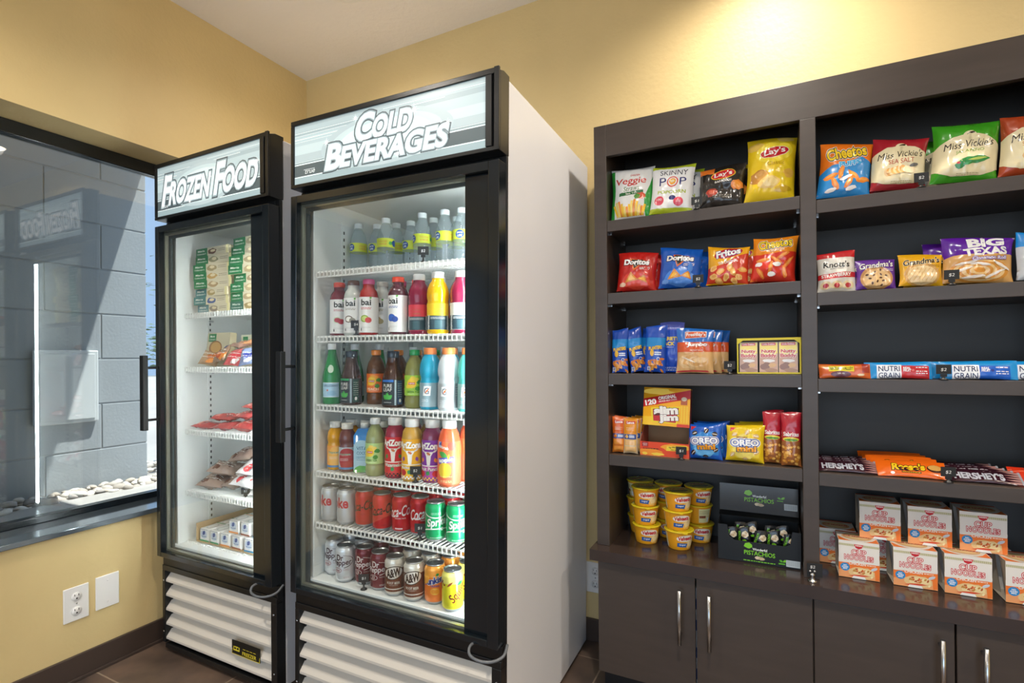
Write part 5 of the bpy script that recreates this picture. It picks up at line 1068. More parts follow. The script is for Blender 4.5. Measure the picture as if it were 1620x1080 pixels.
def lid(a):
    a.r(-7.9, 0, 7.9, 13.2, 'F2AE20'); a.blob(-3, 11.8, 5, 1.2, 'F8D03C', 2); a.r(-7.9, 0, -2, 3, 'F4C634'); a.p([(-7.9, -2.0), (7.9, 1.6), (7.9, 4.6), (-7.9, .9)], 'C8232C', 0, 8.2); a.t('120', -5.4, 8.0, 1.7, 'F6F2EC', w=3.6, rot=12, b=.05); a.t('ORIGINAL', .2, 10.0, 1.1, 'F6F2EC', w=6.0, rot=12, b=.04); a.t('SMOKED MEAT STICKS', .4, 8.9, .5, 'F6F2EC', w=6.2, rot=12, b=.02)
    a.p([(-5.0, -3.4), (3.6, -3.8), (4.6, 2.4), (-5.4, 1.5)], 'F0D81F', .2, 4.6); a.p([(-4.4, -3.0), (3.2, -3.3), (4.1, 1.9), (-4.8, 1.1)], 'C8232C', .2, 4.6); a.t('slim', -.1, 5.4, 2.6, 'F4F0EA', w=7.6, rot=6, b=.06, out=(('5A1418', .1),)); a.t('jim', 1.0, 2.6, 2.6, 'F4F0EA', w=5.8, rot=6, b=.06, out=(('5A1418', .1),))
    for k in range(3): a.r(4.9 + k * .9, 1.4, 5.5 + k * .9, 7.2, 'F4C634'); 
    a.r(3.8, .0, 7.9, 1.0, 'D8402A'); a.r(4.8, 7.6, 7.0, 10.0, 'B8603A'); a.e(5.9, 9.6, .9, .7, 'D8C8B0')
boxart(g, -.079, .079, 0, .132, -.00005, can_art(lid)); o = g.build('raised_lid', t); o.location = (.003, .012, .106); o.rotation_euler = (R(-7), R(1.5), R(2))
def oreo(bc, c2, c3, gold):
    def f(a):
        a.blob(0, 5.0, 5.0, 4.6, c2, 4, 18); a.blob(0, 4.2, 3.8, 3.4, c3, 7, 16); a.p([(0, 0), (1.8, 0), (0, -1.6)], 'D82A34', -4.6, 11.0)
        for x, y, r_ in ((-3.3, 8.6, 20), (.6, 9.6, 60), (3.4, 8.6, -10), (-3.8, 2.2, 50), (3.6, 3.4, 30), (.2, .9, 0)):
            a.e(x, y, .95, .75, 'E2B05A' if gold else '2A2220', r_, 14); a.e(x + .1, y + .1, .7, .5, 'EFD090' if gold else '4A3E3A', r_, 12); a.e(x, y - .05, .9, .12, 'F4EEE4', r_, 10)
        if gold: a.t('GOLDEN', -1.0, 7.7, .6, 'D8A02A', w=3.2, b=.05, out=(('1A3A8A', .12),))
        a.t('OREO', 0, 6.2, 1.9, 'F4F4F4', w=8.4, b=.05, out=(('F4F4F4', .2), ('1F4EA8', .13)), rot=3); a.t('mini', .6, 4.3, 1.5, 'F3A21F', w=5.6, b=.05, out=(('1A2A5A', .12),), rot=3); a.lines(-1, 3.6, (.5,), c2, .2, 5)
    return can_art(f)
o1 = bag('cookie_pack', 'blue mini sandwich cookie pouch on the fourth shelf', 'cookie pack', 2.148, YF + .012, S4, 0, 6, 0, W=11.0, H=12.2, T=4.2, base='1A5FC4', art=oreo('1A5FC4', '2E8AD8', '6AB8EC', 0), seed=43)
tuck(o1, 'second blue cookie pouch directly behind the front blue one', .010, .046, .010, -3); tuck(o1, 'rearmost blue cookie pouch peeking over the second blue one', .016, .092, .018, 2)
o2 = bag('cookie_pack', 'yellow mini golden cookie pouch on the fourth shelf', 'cookie pack', 2.268, YF + .010, S4, 0, 6, 2, W=11.6, H=12.2, T=4.4, base='EBC81F', art=oreo('EBC81F', 'F0D440', 'F4E070', 1), seed=44)
tuck(o2, 'second yellow cookie pouch directly behind the front yellow one', .020, .048, .006, -4); tuck(o2, 'rearmost yellow cookie pouch peeking over the second yellow one', .034, .096, .016, 2)
def snyd(a):
    a.r(-3, 11.0, 3, 17.0, 'B81F30'); a.t('Sabritas', 0, 10.0, 1.2, 'F4F0EA', w=4.4, b=.03, out=(('C8202C', .1),)); a.e(0, 8.4, 2.4, .7, 'E8D84A'); a.e(0, 8.2, 2.0, .35, '5A9A3C'); a.r(-3, 9.2, 3, 9.3, 'D8303A')
    for i in range(44):
        q = random.Random(i + 70); a.e(q.uniform(-2.4, 2.4), q.uniform(.5, 6.8), .5, .38, ('D89A3C', 'E8B45A', 'C07A2A')[i % 3], q.uniform(0, 180), 9)
s1_ = bag('peanut_pouch', 'slim red-topped peanut pouch left of its twin on the fourth shelf', 'nut pouch', 2.350, YF + .012, S4, 0, 4, 0, W=5.6, H=17.2, T=3.0, base=lambda u, v: 'B81F30' if v > .078 else '9A5A2A', art=can_art(snyd), seed=45, nu=14, rough=.7)
dup(s1_, 'slim red-topped peanut pouch beside the middle upright on the fourth shelf', None, (2.398, YF + .006, S4), (R(-4), 0, R(-3))); tuck(s1_, 'red-topped peanut pouch behind the left slim one', .008, .040, -.004, 4)

# --- pasta cups on the counter
def cup_proto():
    t = thing('pasta_cup', '', 'instant pasta cup'); P = [(.036, 0), (.0372, .002), (.041, .022), (.0448, .046), (.0475, .062)]
    def f(a):
        a.r(-14.9, 0, 14.9, 6.2, 'F0A51F'); a.blob(3.4, 2.2, 2.4, 1.9, 'F4C66C', 3); a.blob(3.2, 2.4, 1.7, 1.3, 'F8DCA0', 5); a.r(2.6, 3.4, 4.8, 3.55, 'B8B0A0', 45); a.e(.6, 4.3, 3.3, 1.15, 'F6EEDC', rot=3, n=24); a.t('Velveeta', .6, 4.35, 1.35, 'C8202A', w=5.4, sh=.12, b=.04, rot=3); a.p([(-2.0, -.7), (1.8, -.9), (2.1, .5), (-1.8, .7)], '1F5AA8', -.6, 2.0); a.t('Original', -.5, 1.95, .65, 'F0F4F8', w=2.4, b=.02)
        for s2 in (-1, 1): a.r(s2 * 9.2 - 2.4, .5, s2 * 9.2 + 2.4, 5.6, 'E8DFA8'); a.lines(s2 * 9.2 - 2.1, s2 * 9.2 + 2.0, (4.8, 4.3, 3.8), '8A7A4A', .14, 3, .6); a.r(s2 * 9.2 - 2.2, 2.2, s2 * 9.2 + .4, 3.1, '8A4A2A'); a.r(s2 * 9.2 + 1, .8, s2 * 9.2 + 2.1, 2.4, 'F2F0EA')
    g = G(); S = cyl_surf(P, 40); g.surf(S, 'EEA01C', 'print'); g.art(S, can_art(f), 'print', .0002); g.lathe([(.0001, .003), (.034, .003), (.036, 0)], 28, 'E8A020'); g.build('cup_body', t)
    g = G(); g.lathe([(.0475, .062), (.0512, .0622), (.0515, .0645), (.0495, .0660), (.0001, .0662)], 40, 'E8CF2A', 'gloss')
    a = A(); a.e(0, 0, 4.6, 4.6, 'D9C81F', n=36); a.t('Velveeta', 0, 1.6, 1.6, 'C8402A', w=5.6, sh=.1, b=.03); a.r(-3.4, -1.2, 3.2, -.3, '6A5A2A'); a.r(-3.0, -2.4, 2.2, -1.7, '6A5A2A'); a.leaf(1.2, 3.0, 2.6, .3, 'F0EAC0', 20)
    S = Surf([-.05, .05], [-.05, .05], lambda u, v: (u, v, .0663), lambda u, v: (0, 0, 1)); g.art(S, a, 'gloss', .0001)
    g.poly([(-.010, -.050), (.010, -.050), (.006, -.062), (-.006, -.062)], .0630, .0645, 'E8CF2A', 'gloss', ax=2); g.build('foil_lid', t); return t
cup = cup_proto(); CG = 'instant pasta cups stacked on the counter'; CH = .0672
spots = [('front left', 1.927, -.186, (18, 22, 12)), ('front right', 2.043, -.196, (30, 20, 26)), ('rear left', 1.885, -.085, (120, 130, 60)), ('rear middle', 1.992, -.090, (0, 30, -20)), ('rear right', 2.100, -.092, (10, 150, 25))]
first = True
for nm, x, y, fs in spots:
    for k, lv in enumerate(('bottom', 'middle', 'top')):
        lab = f'yellow pasta cup, {lv} of the {nm} stack on the counter'; dx = (.003, -.002, .001)[k]; dy = (0, .003, -.002)[k]
        pos = (x + dx, y + dy, S5 + CH * k)
        if first: place(cup, pos, (0, 0, R(fs[k]))); cup['label'] = lab; cup['group'] = CG; first = False
        else: dup(cup, lab, CG, pos, (0, 0, R(fs[k])))

# --- pistachio display
t = thing('snack_display_box', 'black pistachio display box with raised lid on the counter', 'display box', (2.300, -.245, S5), (0, 0, R(1)))
w, d = .121, .115; g = G(); K = '0B0D0E'
g.box(-w, 0, 0, w, d, .0018, K, 'card'); g.box(-w, d - .002, .0019, w, d, .128, K, 'card')
g.poly([(-w, .0019), (w, .0019), (w, .116), (w - .024, .116), (w - .030, .075), (w - .045, .068), (-w + .050, .068), (-w + .034, .078), (-w + .028, .116), (-w, .116)], 0, .0018, '0D1012', 'print', ax=1)
for s1 in (-1, 1): g.box(s1 * w - (.0018 if s1 > 0 else 0), .0019, .0019, s1 * w + (.0018 if s1 < 0 else 0), d - .0021, .116, K, 'card')
def pist(y0, full):
    def f(a):
        a.blob(-3.0, y0 + 4.7, 1.3, .9, '7CC82A', 4); a.t('Wonderful', .4, y0 + 3.7, .75, 'E8ECE8', w=4.2, b=.03); a.t('PISTACHIOS', .3, y0 + 2.4, 1.35, '7CC82A', w=9.0, b=.015); a.blob(-.2, y0 + 1.0, .9, .55, 'D8C8A8', 5); a.blob(.9, y0 + .9, .9, .5, 'C8B490', 6); a.leaf(7.0, y0 + (.8 if full else 3.4), 1.2, .35, '5FB02A', 150); a.leaf(7.0, y0 + (.8 if full else 3.4), 1.4, .4, '7CC82A', 35); a.r(5.8, y0 + (0 if full else 2.7), 7.6, y0 + (.45 if full else 3.0), '5FB02A')
        if full: a.lines(-4.4, 4.8, (y0 - .3,), '7CC82A', .28, 6, .9)
        x0_ = 7.9; a.r(x0_, y0 - .4 + (0 if full else .4), 11.8, y0 + 1.7 + (0 if full else .4), 'C4CCCE')
        for i in range(14): a.r(x0_ + .25 + i * .25, y0 + (.0 if full else .3), x0_ + .25 + i * .25 + (.08, .14)[i % 2], y0 + 1.5 + (0 if full else .4), '9AA4A8')
    return can_art(f)
boxart(g, -w, w, .0019, .068, -.00005, pist(.9, True)); g.build('carton_tray', t)
g = G(); g.box(-w, 0, 0, w, .002, .092, '0D1113', 'gloss'); boxart(g, -w, w, 0, .092, -.00005, pist(1.9, False), 'gloss'); o = g.build('raised_lid', t); o.location = (0, d - .016, .137); o.rotation_euler = (R(-4), 0, 0)
g = G(); g.box(-w, 0, 0, w, .0018, .05, K, 'card'); o = g.build('inner_flap', t); o.location = (0, .066, .1295); o.rotation_euler = (R(-78), 0, 0)
def pouch(a):
    a.blob(.6, 3.4, 1.2, 1.0, 'D8C8A8', 4); a.blob(.3, 3.0, .6, .4, 'B89A70', 6); a.blob(1.0, 3.8, .5, .4, 'C4AC84', 8); a.t('PISTACHIOS', -1.3, 2.7, .7, '7CC82A', w=3.6, b=.02, rot=80); a.blob(.2, 1.4, .7, .4, '7CC82A', 3)
pq = bag_mesh(4.2, 5.4, 1.5, '14171A', can_art(pouch), seed=51, nu=14, nv=12, rough=1.0).build('nut_packet')
PP = [(-.084, .024, .058, 6, 0, 4), (-.040, .025, .060, -8, 0, -6), (.002, .024, .057, 10, 0, 5), (.046, .025, .061, -5, 0, -4), (.088, .024, .058, 8, 0, 6), (-.062, .050, .070, 12, 0, 8), (-.014, .051, .072, -14, 0, -6), (.032, .050, .070, 10, 0, 10), (.074, .051, .072, -8, 0, -8)]
for i, (x, y, z, ry, rl, rz) in enumerate(PP):
    o = pq if i == 0 else dup(pq, None); place(o, (2.300 + x, -.245 + y, S5 + z - .012), (R(-8), R(ry), R(rz))); tag(o, 'small black pistachio packet inside the black display box', 'nut packet', 'packets in the pistachio box')
G().box(-w + .006, .012, .002, w - .006, d - .012, .040, '101314', 'card').build('inner_insert', t)

# --- right bay, third and fourth shelf: bars lying in rows
def bar_mesh(L, Wd, T, base, art, seed, **k): return bag_mesh(L, Wd, T, base, art, seed=seed, nu=24, nv=10, pinch=.0, belly=.5, rough=.5, **k)
def nv(a):
    a.r(-6.2, 0, 6.2, 4.6, 'D8642A'); a.blob(-4.6, 3.6, 2, .5, 'E88A3C', 3); a.r(-4.0, 2.0, 2.4, 3.7, 'E6D21F'); a.t('NATURE VALLEY', -.8, 2.9, .9, '4A5A1C', w=5.8, b=.02); a.e(-1.0, 1.2, 2.6, .9, '6A3A4A', n=20); a.t('TRAIL MIX', -1.0, 1.4, .4, 'F0E8E0', w=2.0); a.blob(4.0, 1.0, .9, .35, 'F0D8A8', 5); a.r(4.4, 1.6, 6.2, 4.6, 'A8382A')
BARS = []
nvb = bar_mesh(13.0, 4.4, 1.8, 'D8642A', can_art(nv), 61).build('granola_bar')
place(nvb, (2.538, YF + .004, T3), (R(-14), 0, R(1))); tag(nvb, 'orange granola bar standing at the left of the right third shelf', 'snack bar')
tuck(nvb, 'orange granola bar behind the front orange granola bar', .004, .022, .001, 2)
def ng(c2, w_):
    def f(a):
        a.r(-8, 0, 8, 5.2, '1E96DC'); a.r(-5.6, -.1, .2, 3.9, 'F0F2F6'); a.t('NUTRI', -2.7, 2.8, 1.5, '24305A', w=5.0, b=.01); a.t('GRAIN', -2.7, .9, 1.5, '24305A', w=5.0, b=.01); a.r(.2, -.1, 6.6, 3.7, c2); a.t('REAL', 1.5, 3.0, .6, 'F2F2F4', w=1.7, b=.04); a.t('FRUIT', 1.5, 2.3, .6, 'F2F2F4', w=1.8, b=.04); a.lines(3.6, 6.2, (3.1, 2.0, 1.4), 'F2F2F4', .25, w_, .8); a.e(2.9, 2.4, .35, .35, 'D86A6A' if c2 == 'C8282C' else '2A3A8A')
    return can_art(f)
n1 = bar_mesh(14.6, 5.0, 2.0, '1E96DC', ng('C8282C', 3), 62).build('cereal_bar'); place(n1, (2.674, YF + .004, T3), (R(-16), 0, R(0))); tag(n1, 'light blue cereal bar with red panel, front of the right third shelf', 'snack bar', 'red-panel cereal bars on the right third shelf')
n2 = bar_mesh(16.4, 5.2, 2.0, '1E96DC', ng('1560C8', 5), 63).build('cereal_bar'); place(n2, (2.846, YF + .004, T3), (R(-16), 0, R(0))); tag(n2, 'light blue cereal bar with dark blue panel, front of the right third shelf', 'snack bar', 'blue-panel cereal bars on the right third shelf')
for i in range(4):
    tuck(n1, f'light blue cereal bar, {["second", "third", "fourth", "rearmost"][i]} in the red-panel stack', (-.006, .004, -.004, .008)[i], .021 * (i + 1), .0025 * (i + 1), (1, -2, 2, -1)[i], dl=-2 * i); tuck(n2, f'light blue cereal bar, {["second", "third", "fourth", "rearmost"][i]} in the blue-panel stack', (.010, -.006, .012, .002)[i], .021 * (i + 1), .0025 * (i + 1), (-1, 2, -2, 1)[i], dl=-2 * i)
n3 = dup(n2, 'light blue cereal bar cut by the right edge of the photo', None, (3.000, YF + .010, T3), (R(-16), 0, R(1)))
def hersh(a):
    a.r(-7.6, 0, 7.6, 4.6, '3A1422'); a.t("HERSHEY'S", -1.4, 2.3, 2.4, 'C4C8D0', w=10.6, b=.05)
    for k in range(5): a.p([(-.4, 0), (3.4, -.5), (3.4, .5)], 'B88A84', 4.4, .6 + k * .85)
    a.r(7.2, 0, 7.9, 4.6, 'A8ACB2')
hb_ = bar_mesh(15.4, 4.6, 1.1, '3A1422', can_art(hersh), 64).build('chocolate_bar')
LB = 'chocolate_bar'
def flatrow(o, x, z, n, desc, group, rz=0, step=.021, lean=58, dx=.004, y0=YF + .004):
    for i in range(n):
        q = o if i == 0 else dup(o, None); place(q, (x - dx * i, y0 + step * i, z + .0015 * i), (R(-lean), 0, R(rz))); tag(q, f'{desc}, {["front", "second", "third", "fourth", "rearmost"][i]} of its slanted row', 'chocolate bar', group)
flatrow(hb_, 2.545, T4, 5, 'dark brown chocolate bar left of the orange ones', 'chocolate bars left of the orange ones', 3, dx=.003)
def rees(a):
    a.r(-8.4, 0, 8.4, 5.6, 'EE6A14'); a.t("Reese's", -.6, 3.2, 2.1, 'F2C81F', w=7.6, sh=.12, b=.05, out=(('3A1A10', .11),), rot=2); a.r(-2.4, 1.2, 2.2, 1.7, '3A1A10'); a.lines(-2.2, 2.0, (1.35,), 'F2C81F', .2, 3); a.e(5.6, 3.0, 1.9, 1.3, '4A2418', n=18); a.e(5.6, 3.3, 1.6, .95, 'E0AC5A', n=18); a.e(-4.6, 1.0, .5, .4, 'E8E0D8')
rb = bar_mesh(16.4, 5.6, 1.6, 'EE6A14', can_art(rees), 65).build('peanut_butter_cup_pack')
flatrow(rb, 2.700, T4, 5, 'bright orange peanut butter cup pack', 'orange peanut butter cup packs', 3, lean=46, dx=.006)
h2 = dup(hb_, None); flatrow(h2, 2.864, T4, 5, 'dark brown chocolate bar right of the orange ones', 'chocolate bars right of the orange ones', 1, lean=56, dx=.006)
def redp(a): a.r(-7, 0, 7, 4.6, 'E03A1C'); a.r(-7, 3.6, 7, 4.0, 'EE6A4A')
rp_ = bar_mesh(13, 4.8, 1.4, 'E03A1C', can_art(redp), 66).build('candy_bar'); place(rp_, (3.000, YF + .040, T4), (R(-50), 0, 0)); tag(rp_, 'bright red candy bar at the right edge of the fourth shelf', 'candy bar')
dup(rp_, 'bright red candy bar behind the first red one at the photo edge', None, (2.996, YF + .062, T4 + .002), (R(-50), 0, R(2)))

# --- noodle boxes on the counter
def noodle_proto():
    t = thing('noodle_box', '', 'noodle box'); w0, w1, d0, h_ = .046, .0515, .046, .112; g = G(); b = 0
    Wt = 'E9E4DC'
    def quad(P, col, m='card'): b = len(g.v); g.v += P; g.face((b, b + 1, b + 2, b + 3), col, m)
    # sleeve: wide front panel, tapering sides that curl, printed top
    quad([(-.0505, 0, .001), (.0505, 0, .001), (.0515, 0, h_), (-.0515, 0, h_)], Wt); quad([(.0505, .095, .001), (-.0505, .095, .001), (-.0515, .095, h_), (.0515, .095, h_)], Wt)
    quad([(-.0515, 0, h_), (.0515, 0, h_), (.0515, .095, h_), (-.0515, .095, h_)], 'E2D2C0'); quad([(.0505, 0, .001), (-.0505, 0, .001), (-.0505, .095, .001), (.0505, .095, .001)], 'C9BFAE')
    for s1 in (-1, 1):
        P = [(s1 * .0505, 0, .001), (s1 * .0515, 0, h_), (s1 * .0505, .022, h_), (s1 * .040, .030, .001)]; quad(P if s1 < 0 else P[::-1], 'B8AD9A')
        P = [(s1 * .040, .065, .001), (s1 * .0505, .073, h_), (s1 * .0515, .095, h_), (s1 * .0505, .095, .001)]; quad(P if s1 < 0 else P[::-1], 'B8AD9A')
    def f(a):
        a.r(-5.2, 0, 5.2, 3.2, 'EFA268'); a.p([(-5.2, -1.0), (-1, -.6), (3, -.8), (5.2, -.2), (5.2, 1.6), (-5.2, 1.3)], 'EE7A2A', 0, 3.2); a.p([(-5.2, -.3), (5.2, .1), (5.2, 1), (-5.2, 1)], Wt, 0, 4.9); a.r(-5.1, 9.6, 5.1, 10.3, 'CFC9A8')
        for k in range(24): a.r(-5.0 + k * .42, 9.65, -4.8 + k * .42, 10.25, 'B8B48A')
        a.p([(-1.2, .7), (1.2, .7), (.8, -.3), (0, -.7), (-.8, -.3)], 'C8202C', 0, 9.6); a.t('NISSIN', 0, 9.95, .35, 'F6F2EC', w=1.7, b=.03); a.t('CUP', 0, 7.9, 1.5, 'F6F2EC', w=3.6, b=-.004, out=(('C8242C', .085),), space=1.15); a.t('NOODLES', 0, 6.3, 1.4, 'F6F2EC', w=7.2, b=-.004, out=(('C8242C', .085),), space=1.15); a.t('CHICKEN', -.4, 4.5, .75, 'F6ECE0', w=4.2, b=.03); a.lines(2.0, 4.2, (4.3,), 'F6ECE0', .2, 2)
        a.blob(.8, 2.0, 3.4, 1.6, 'E8C488', 3, 18); a.blob(.8, 2.1, 2.6, 1.2, 'F0D8A0', 5, 16)
        for i in range(16):
            q = random.Random(i + 5); a.blob(q.uniform(-1.8, 3.4), q.uniform(1.0, 3.0), .42, .26, ('D8642A', 'C88A3C', 'F4E4B0', 'B85A2A')[i % 4], i, 8, rot=q.uniform(0, 90))
        a.leaf(-2.6, .7, 5.4, .35, 'D8502A', 6); a.e(-3.5, 3.2, 1.2, 1.2, '1F86C8', n=24); a.t('NO', -3.5, 3.7, .4, 'F4F8FC', b=.03); a.t('ADDED', -3.5, 3.2, .4, 'F4F8FC', b=.03, w=1.6); a.t('MSG', -3.5, 2.7, .4, 'F4F8FC', b=.03); a.p([(0, -1.6), (1.0, -1.4), (1.0, 2.2), (-.2, 1.2)], 'EE7A2A', 4.1, 1.8); a.e(3.8, 3.5, .9, .4, 'C8D0D8', 30)
    S = Surf([-.0515, .0515], [.001, h_], lambda u, v: (u, -.0001, v), lambda u, v: (0, -1, 0)); g.art(S, can_art(f), 'card', .0001)
    a = A(); a.r(-5.0, 0, 5.0, 9.5, 'E9E0D4'); a.p([(-5, 0), (-1.8, 0), (-3.6, 1.6), (-5, 4)], 'EE7A2A'); a.p([(5, 0), (1.8, 0), (3.6, 1.6), (5, 4)], 'EE7A2A'); a.r(-5, 8.4, 5, 9.5, 'D8602A'); a.e(0, 4.6, 3.9, 3.2, 'D8B078', n=28); a.e(0, 4.6, 3.1, 2.5, 'E8CC94', n=24); a.t('CUP NOODLES', 0, 4.8, 1.2, 'C8242C', w=6.6, b=.04); a.r(-1.4, 0, 1.4, .9, 'F2EEE8')
    S = Surf([-.0515, .0515], [0, .095], lambda u, v: (u, v, h_ + .0001), lambda u, v: (0, 0, 1)); g.art(S, a, 'card', .0001); g.build('cardboard_sleeve', t)
    G().lathe([(.034, .0013), (.036, .010), (.044, .085), (.046, .100), (.047, .1035), (.0001, .1036)], 28, 'D8C8B8', 'print', cy=.0475).build('inner_cup', t)
    G().poly([(-.018, .0008), (.018, .0008), (.014, .008), (-.014, .008)], -.0012, -.0004, 'F0EEEA', 'card', ax=1).build('bottom_tab', t)
    return t
nb = noodle_proto(); NG = 'noodle boxes on the counter'; NS = []
for i, (x, lab) in enumerate(((2.572, 'leftmost'), (2.708, 'second from left'), (2.826, 'third from left'), (2.956, 'rightmost'))): NS.append((x, -.240, S5, f'white and orange noodle box, {lab} in the front row', 0 + (i % 2)))
for i, (x, lab) in enumerate(((2.527, 'leftmost'), (2.655, 'second from left'), (2.775, 'third from left'), (2.898, 'fourth from left'))): NS.append((x, -.137, S5, f'white and orange noodle box, {lab} in the rear row on the counter', (i % 2)))
for i, (x, lab) in enumerate(((2.632, 'leftmost'), (2.752, 'middle one'), (2.872, 'rightmost'))): NS.append((x, -.195, S5 + .1128, f'noodle box on top of the others, {lab} of the upper tier', -1 + i % 2))
for i, (x, y, z, lab, rz) in enumerate(NS):
    if i == 0: place(nb, (x, y, z), (0, 0, R(rz))); nb['label'] = lab; nb['group'] = NG
    else: dup(nb, lab, NG, (x, y, z), (0, 0, R(rz)))

# --- price cards on the shelves
yc = BY + .015
for lab, x, z, rz, y_, tx in (('small black price card beside the popcorn bag, top shelf', 2.126, S1, 6, yc, '$1'), ('small black price card before the blue tortilla chip bag', 2.128, S2, 6, yc, '$2'), ('small black price card between sea salt and jalapeño chip bags', 2.722, T1, 6, yc, '$2'),
                       ('small black price card in front of the cinnamon roll pack', 2.786, T2, 6, yc, '$2'), ('small black price card left of the wafer bar box', 2.222, S3, 6, yc, '$2'), ('small black price card before the meat stick tray', 2.069, S4, 6, yc, '$1'),
                       ('small black price card between the two cereal bar stacks', 2.766, T3, 6, yc, '$2'), ('small black price card right of the orange peanut butter cup packs', 2.774, T4, 6, yc, '$2')):
    price_card(lab, (x, y_ - (.004 if 'cinnamon' in lab or 'salt' in lab else .006), z), R(rz), tx, stem=.008)
t = thing('price_card_holder', 'chrome price card holder in front of the middle upright on the counter', 'price card', (2.446, -.318, S5), (0, 0, R(10)))
G().lathe([(.0001, 0), (.012, 0), (.012, .002), (.008, .006), (.0045, .008), (.007, .012), (.0045, .016), (.008, .021), (.003, .026), (.0001, .026)], 20, m='chrome').build('chrome_base', t)
for s1 in (-1, 1): G().lathe([(.0001, 0), (.003, .001), (.004, .004), (.003, .007), (.0001, .008)], 12, m='chrome', cx=s1 * .006, cz=.026).build('chrome_clip', t)
a = A(); a.t('$2', .2, 4.1, .95, 'D8D8D4', w=1.3, sh=.15); g = G(); g.box(-.013, .0042, .012, .028, .006, .052, '1B1D1F', 'chalk'); g.art(Surf([-.013, .028], [.012, .052], lambda u, v: (u, .0041, v), lambda u, v: (0, -1, 0)), a, 'chalk', .0001); g.build('chalk_card', t)

# ================================================================== FROZEN FOOD
def fz(p): return FRZ_M @ Vector(p)
FR_ = FRZ_M.to_euler().z
def pie_box(label, x, y, z, w, col2, pic, seed, h_=.0335, d=.16):
    t = G(); t.box(-w / 2, 0, 0, w / 2, d, h_, 'D8CBAA', 'card'); a = A(); W2 = w * 50; H2 = h_ * 100
    a.r(-W2, 0, W2, H2, 'DCD0B2'); a.r(-W2, 0, -W2 + W2 * .72, H2, col2); a.t('Marie', -W2 * .66, H2 * .68, .75, 'F0F0E4', w=W2 * .42, sh=.2, b=.02); a.t("Callender's", -W2 * .64, H2 * .32, .6, 'F0F0E4', w=W2 * .56, sh=.2, b=.01)
    a.blob(W2 * .02, H2 * .45, W2 * .26, H2 * .36, pic, seed, 14); a.blob(W2 * .06, H2 * .55, W2 * .14, H2 * .18, 'EAD8B0', seed + 3, 12); a.lines(W2 * .38, W2 * .8, (H2 * .62, H2 * .42), '6A5A4A', .18, seed, .8); a.r(W2 * .86, 0, W2, H2, 'EFE3A8')
    boxart(t, -w / 2, w / 2, 0, h_, -.0001, a, 'card'); o = t.build('frozen_meal_box'); place(o, fz((x, y, z)), (0, 0, FR_ + R(random.Random(seed).uniform(-4, 4)))); return tag(o, label, 'frozen meal box')
NTH = ['bottom', 'second from bottom', 'third from bottom', 'fourth from bottom', 'fourth from top', 'third from top', 'second from top', 'topmost']
for i in range(8):
    c2 = '4A7C7A' if i in (1, 2) else ('6E8F92' if i == 0 else '1E7A46')
    pie_box(f'green and cream frozen meal box, {NTH[i]} of the left stack', .190 + (.010, -.006, -.004, .006, .002, -.002, .012, .004)[i], .115, 1.3915 + .0338 * i, .222, c2, ['9A8A78', '5A6A9A', 'B8A068', 'B89A70', 'C8A060', 'A8946A', '9A9270', '6A4430'][i], 100 + i)
    pie_box(f'green and cream frozen meal box, {NTH[i]} of the right stack', .425 + (0, -.006, .002, .014, -.002, .002, .010, .012)[i], .112, 1.3915 + .0362 * i, .222, '1E7A46' if i else '3A6A5A', ['A89060', 'B8A078', 'C0A880', 'A08868', 'B09870', 'A89470', 'B8A488', 'A89878'][i], 120 + i, h_=.0358)
# second shelf: one upright carton, four small cartons, loose wrapped snacks in front
t = G(); t.box(-.075, 0, 0, .075, .03, .142, 'CFC2A0', 'card'); a = A(); a.r(-7.5, 0, 7.5, 14.2, 'CFC4A6'); a.r(-6.6, 10.4, -1.6, 13.8, '1E7A46'); a.t('Marie', -4.2, 12.7, .9, 'F0F0E4', w=3.0, sh=.2, b=.02); a.t("Callender's", -4.2, 11.4, .8, 'F0F0E4', w=4.2, sh=.2); a.e(-1.6, 7.6, 4.4, 3.2, '9A6A42', n=24); a.e(-1.4, 7.9, 3.4, 2.3, 'C89A5A', n=20); a.r(-7, .6, -1.5, 3.2, '2A7A4A')
boxart(t, -.075, .075, 0, .142, -.0001, a, 'card'); o = t.build('frozen_meal_box'); place(o, fz((.130, .172, 1.1705)), (R(-6), 0, FR_)); tag(o, 'upright frozen meal carton with a pie picture on the second freezer shelf', 'frozen meal box')
def small_carton(): 
    g = G(); g.box(-.029, 0, 0, .029, .05, .134, 'E8E2C4', 'card'); a = A(); a.r(-2.9, 0, 2.9, 13.4, 'EAE4C8'); a.r(-1.7, 8.4, 1.6, 12.6, '2E8A52'); a.t('FOOD', 0, 10.6, .7, 'DCE8D8', w=2.6, rot=90) if 0 else None; a.lines(-1.2, 1.2, (11.4, 10.8, 10.2, 9.6), '9AC8A4', .25, 3, .8); boxart(g, -.029, .029, 0, .134, -.0001, a, 'card'); return g.build('frozen_snack_carton')
sc_ = small_carton()
for i in range(5):
    o = sc_ if i == 0 else dup(sc_, None); place(o, fz((.250 + .0605 * i, .225, 1.1672)), (0, 0, FR_ + R((-1, 1, 0, 2, -1)[i]))); tag(o, f'cream carton with green panel, {["leftmost", "second", "middle", "fourth", "rightmost"][i]} of five on the second freezer shelf', 'frozen snack carton', 'cream cartons in the freezer')
def wrapart(c1, c2, c3):
    def f(a):
        for i in range(7):
            q = random.Random(i * 5 + len(c1) + int(c2[:2], 16)); a.blob(q.uniform(-5, 5), q.uniform(1.5, 7.5), q.uniform(1, 2.6), q.uniform(.5, 1.4), (c1, c2, c3)[i % 3], i, 10, rot=q.uniform(0, 180))
        a.lines(-4, 4, (5.0, 3.4), 'E8E4DC', .3, 4, 1.2)
    return can_art(f)
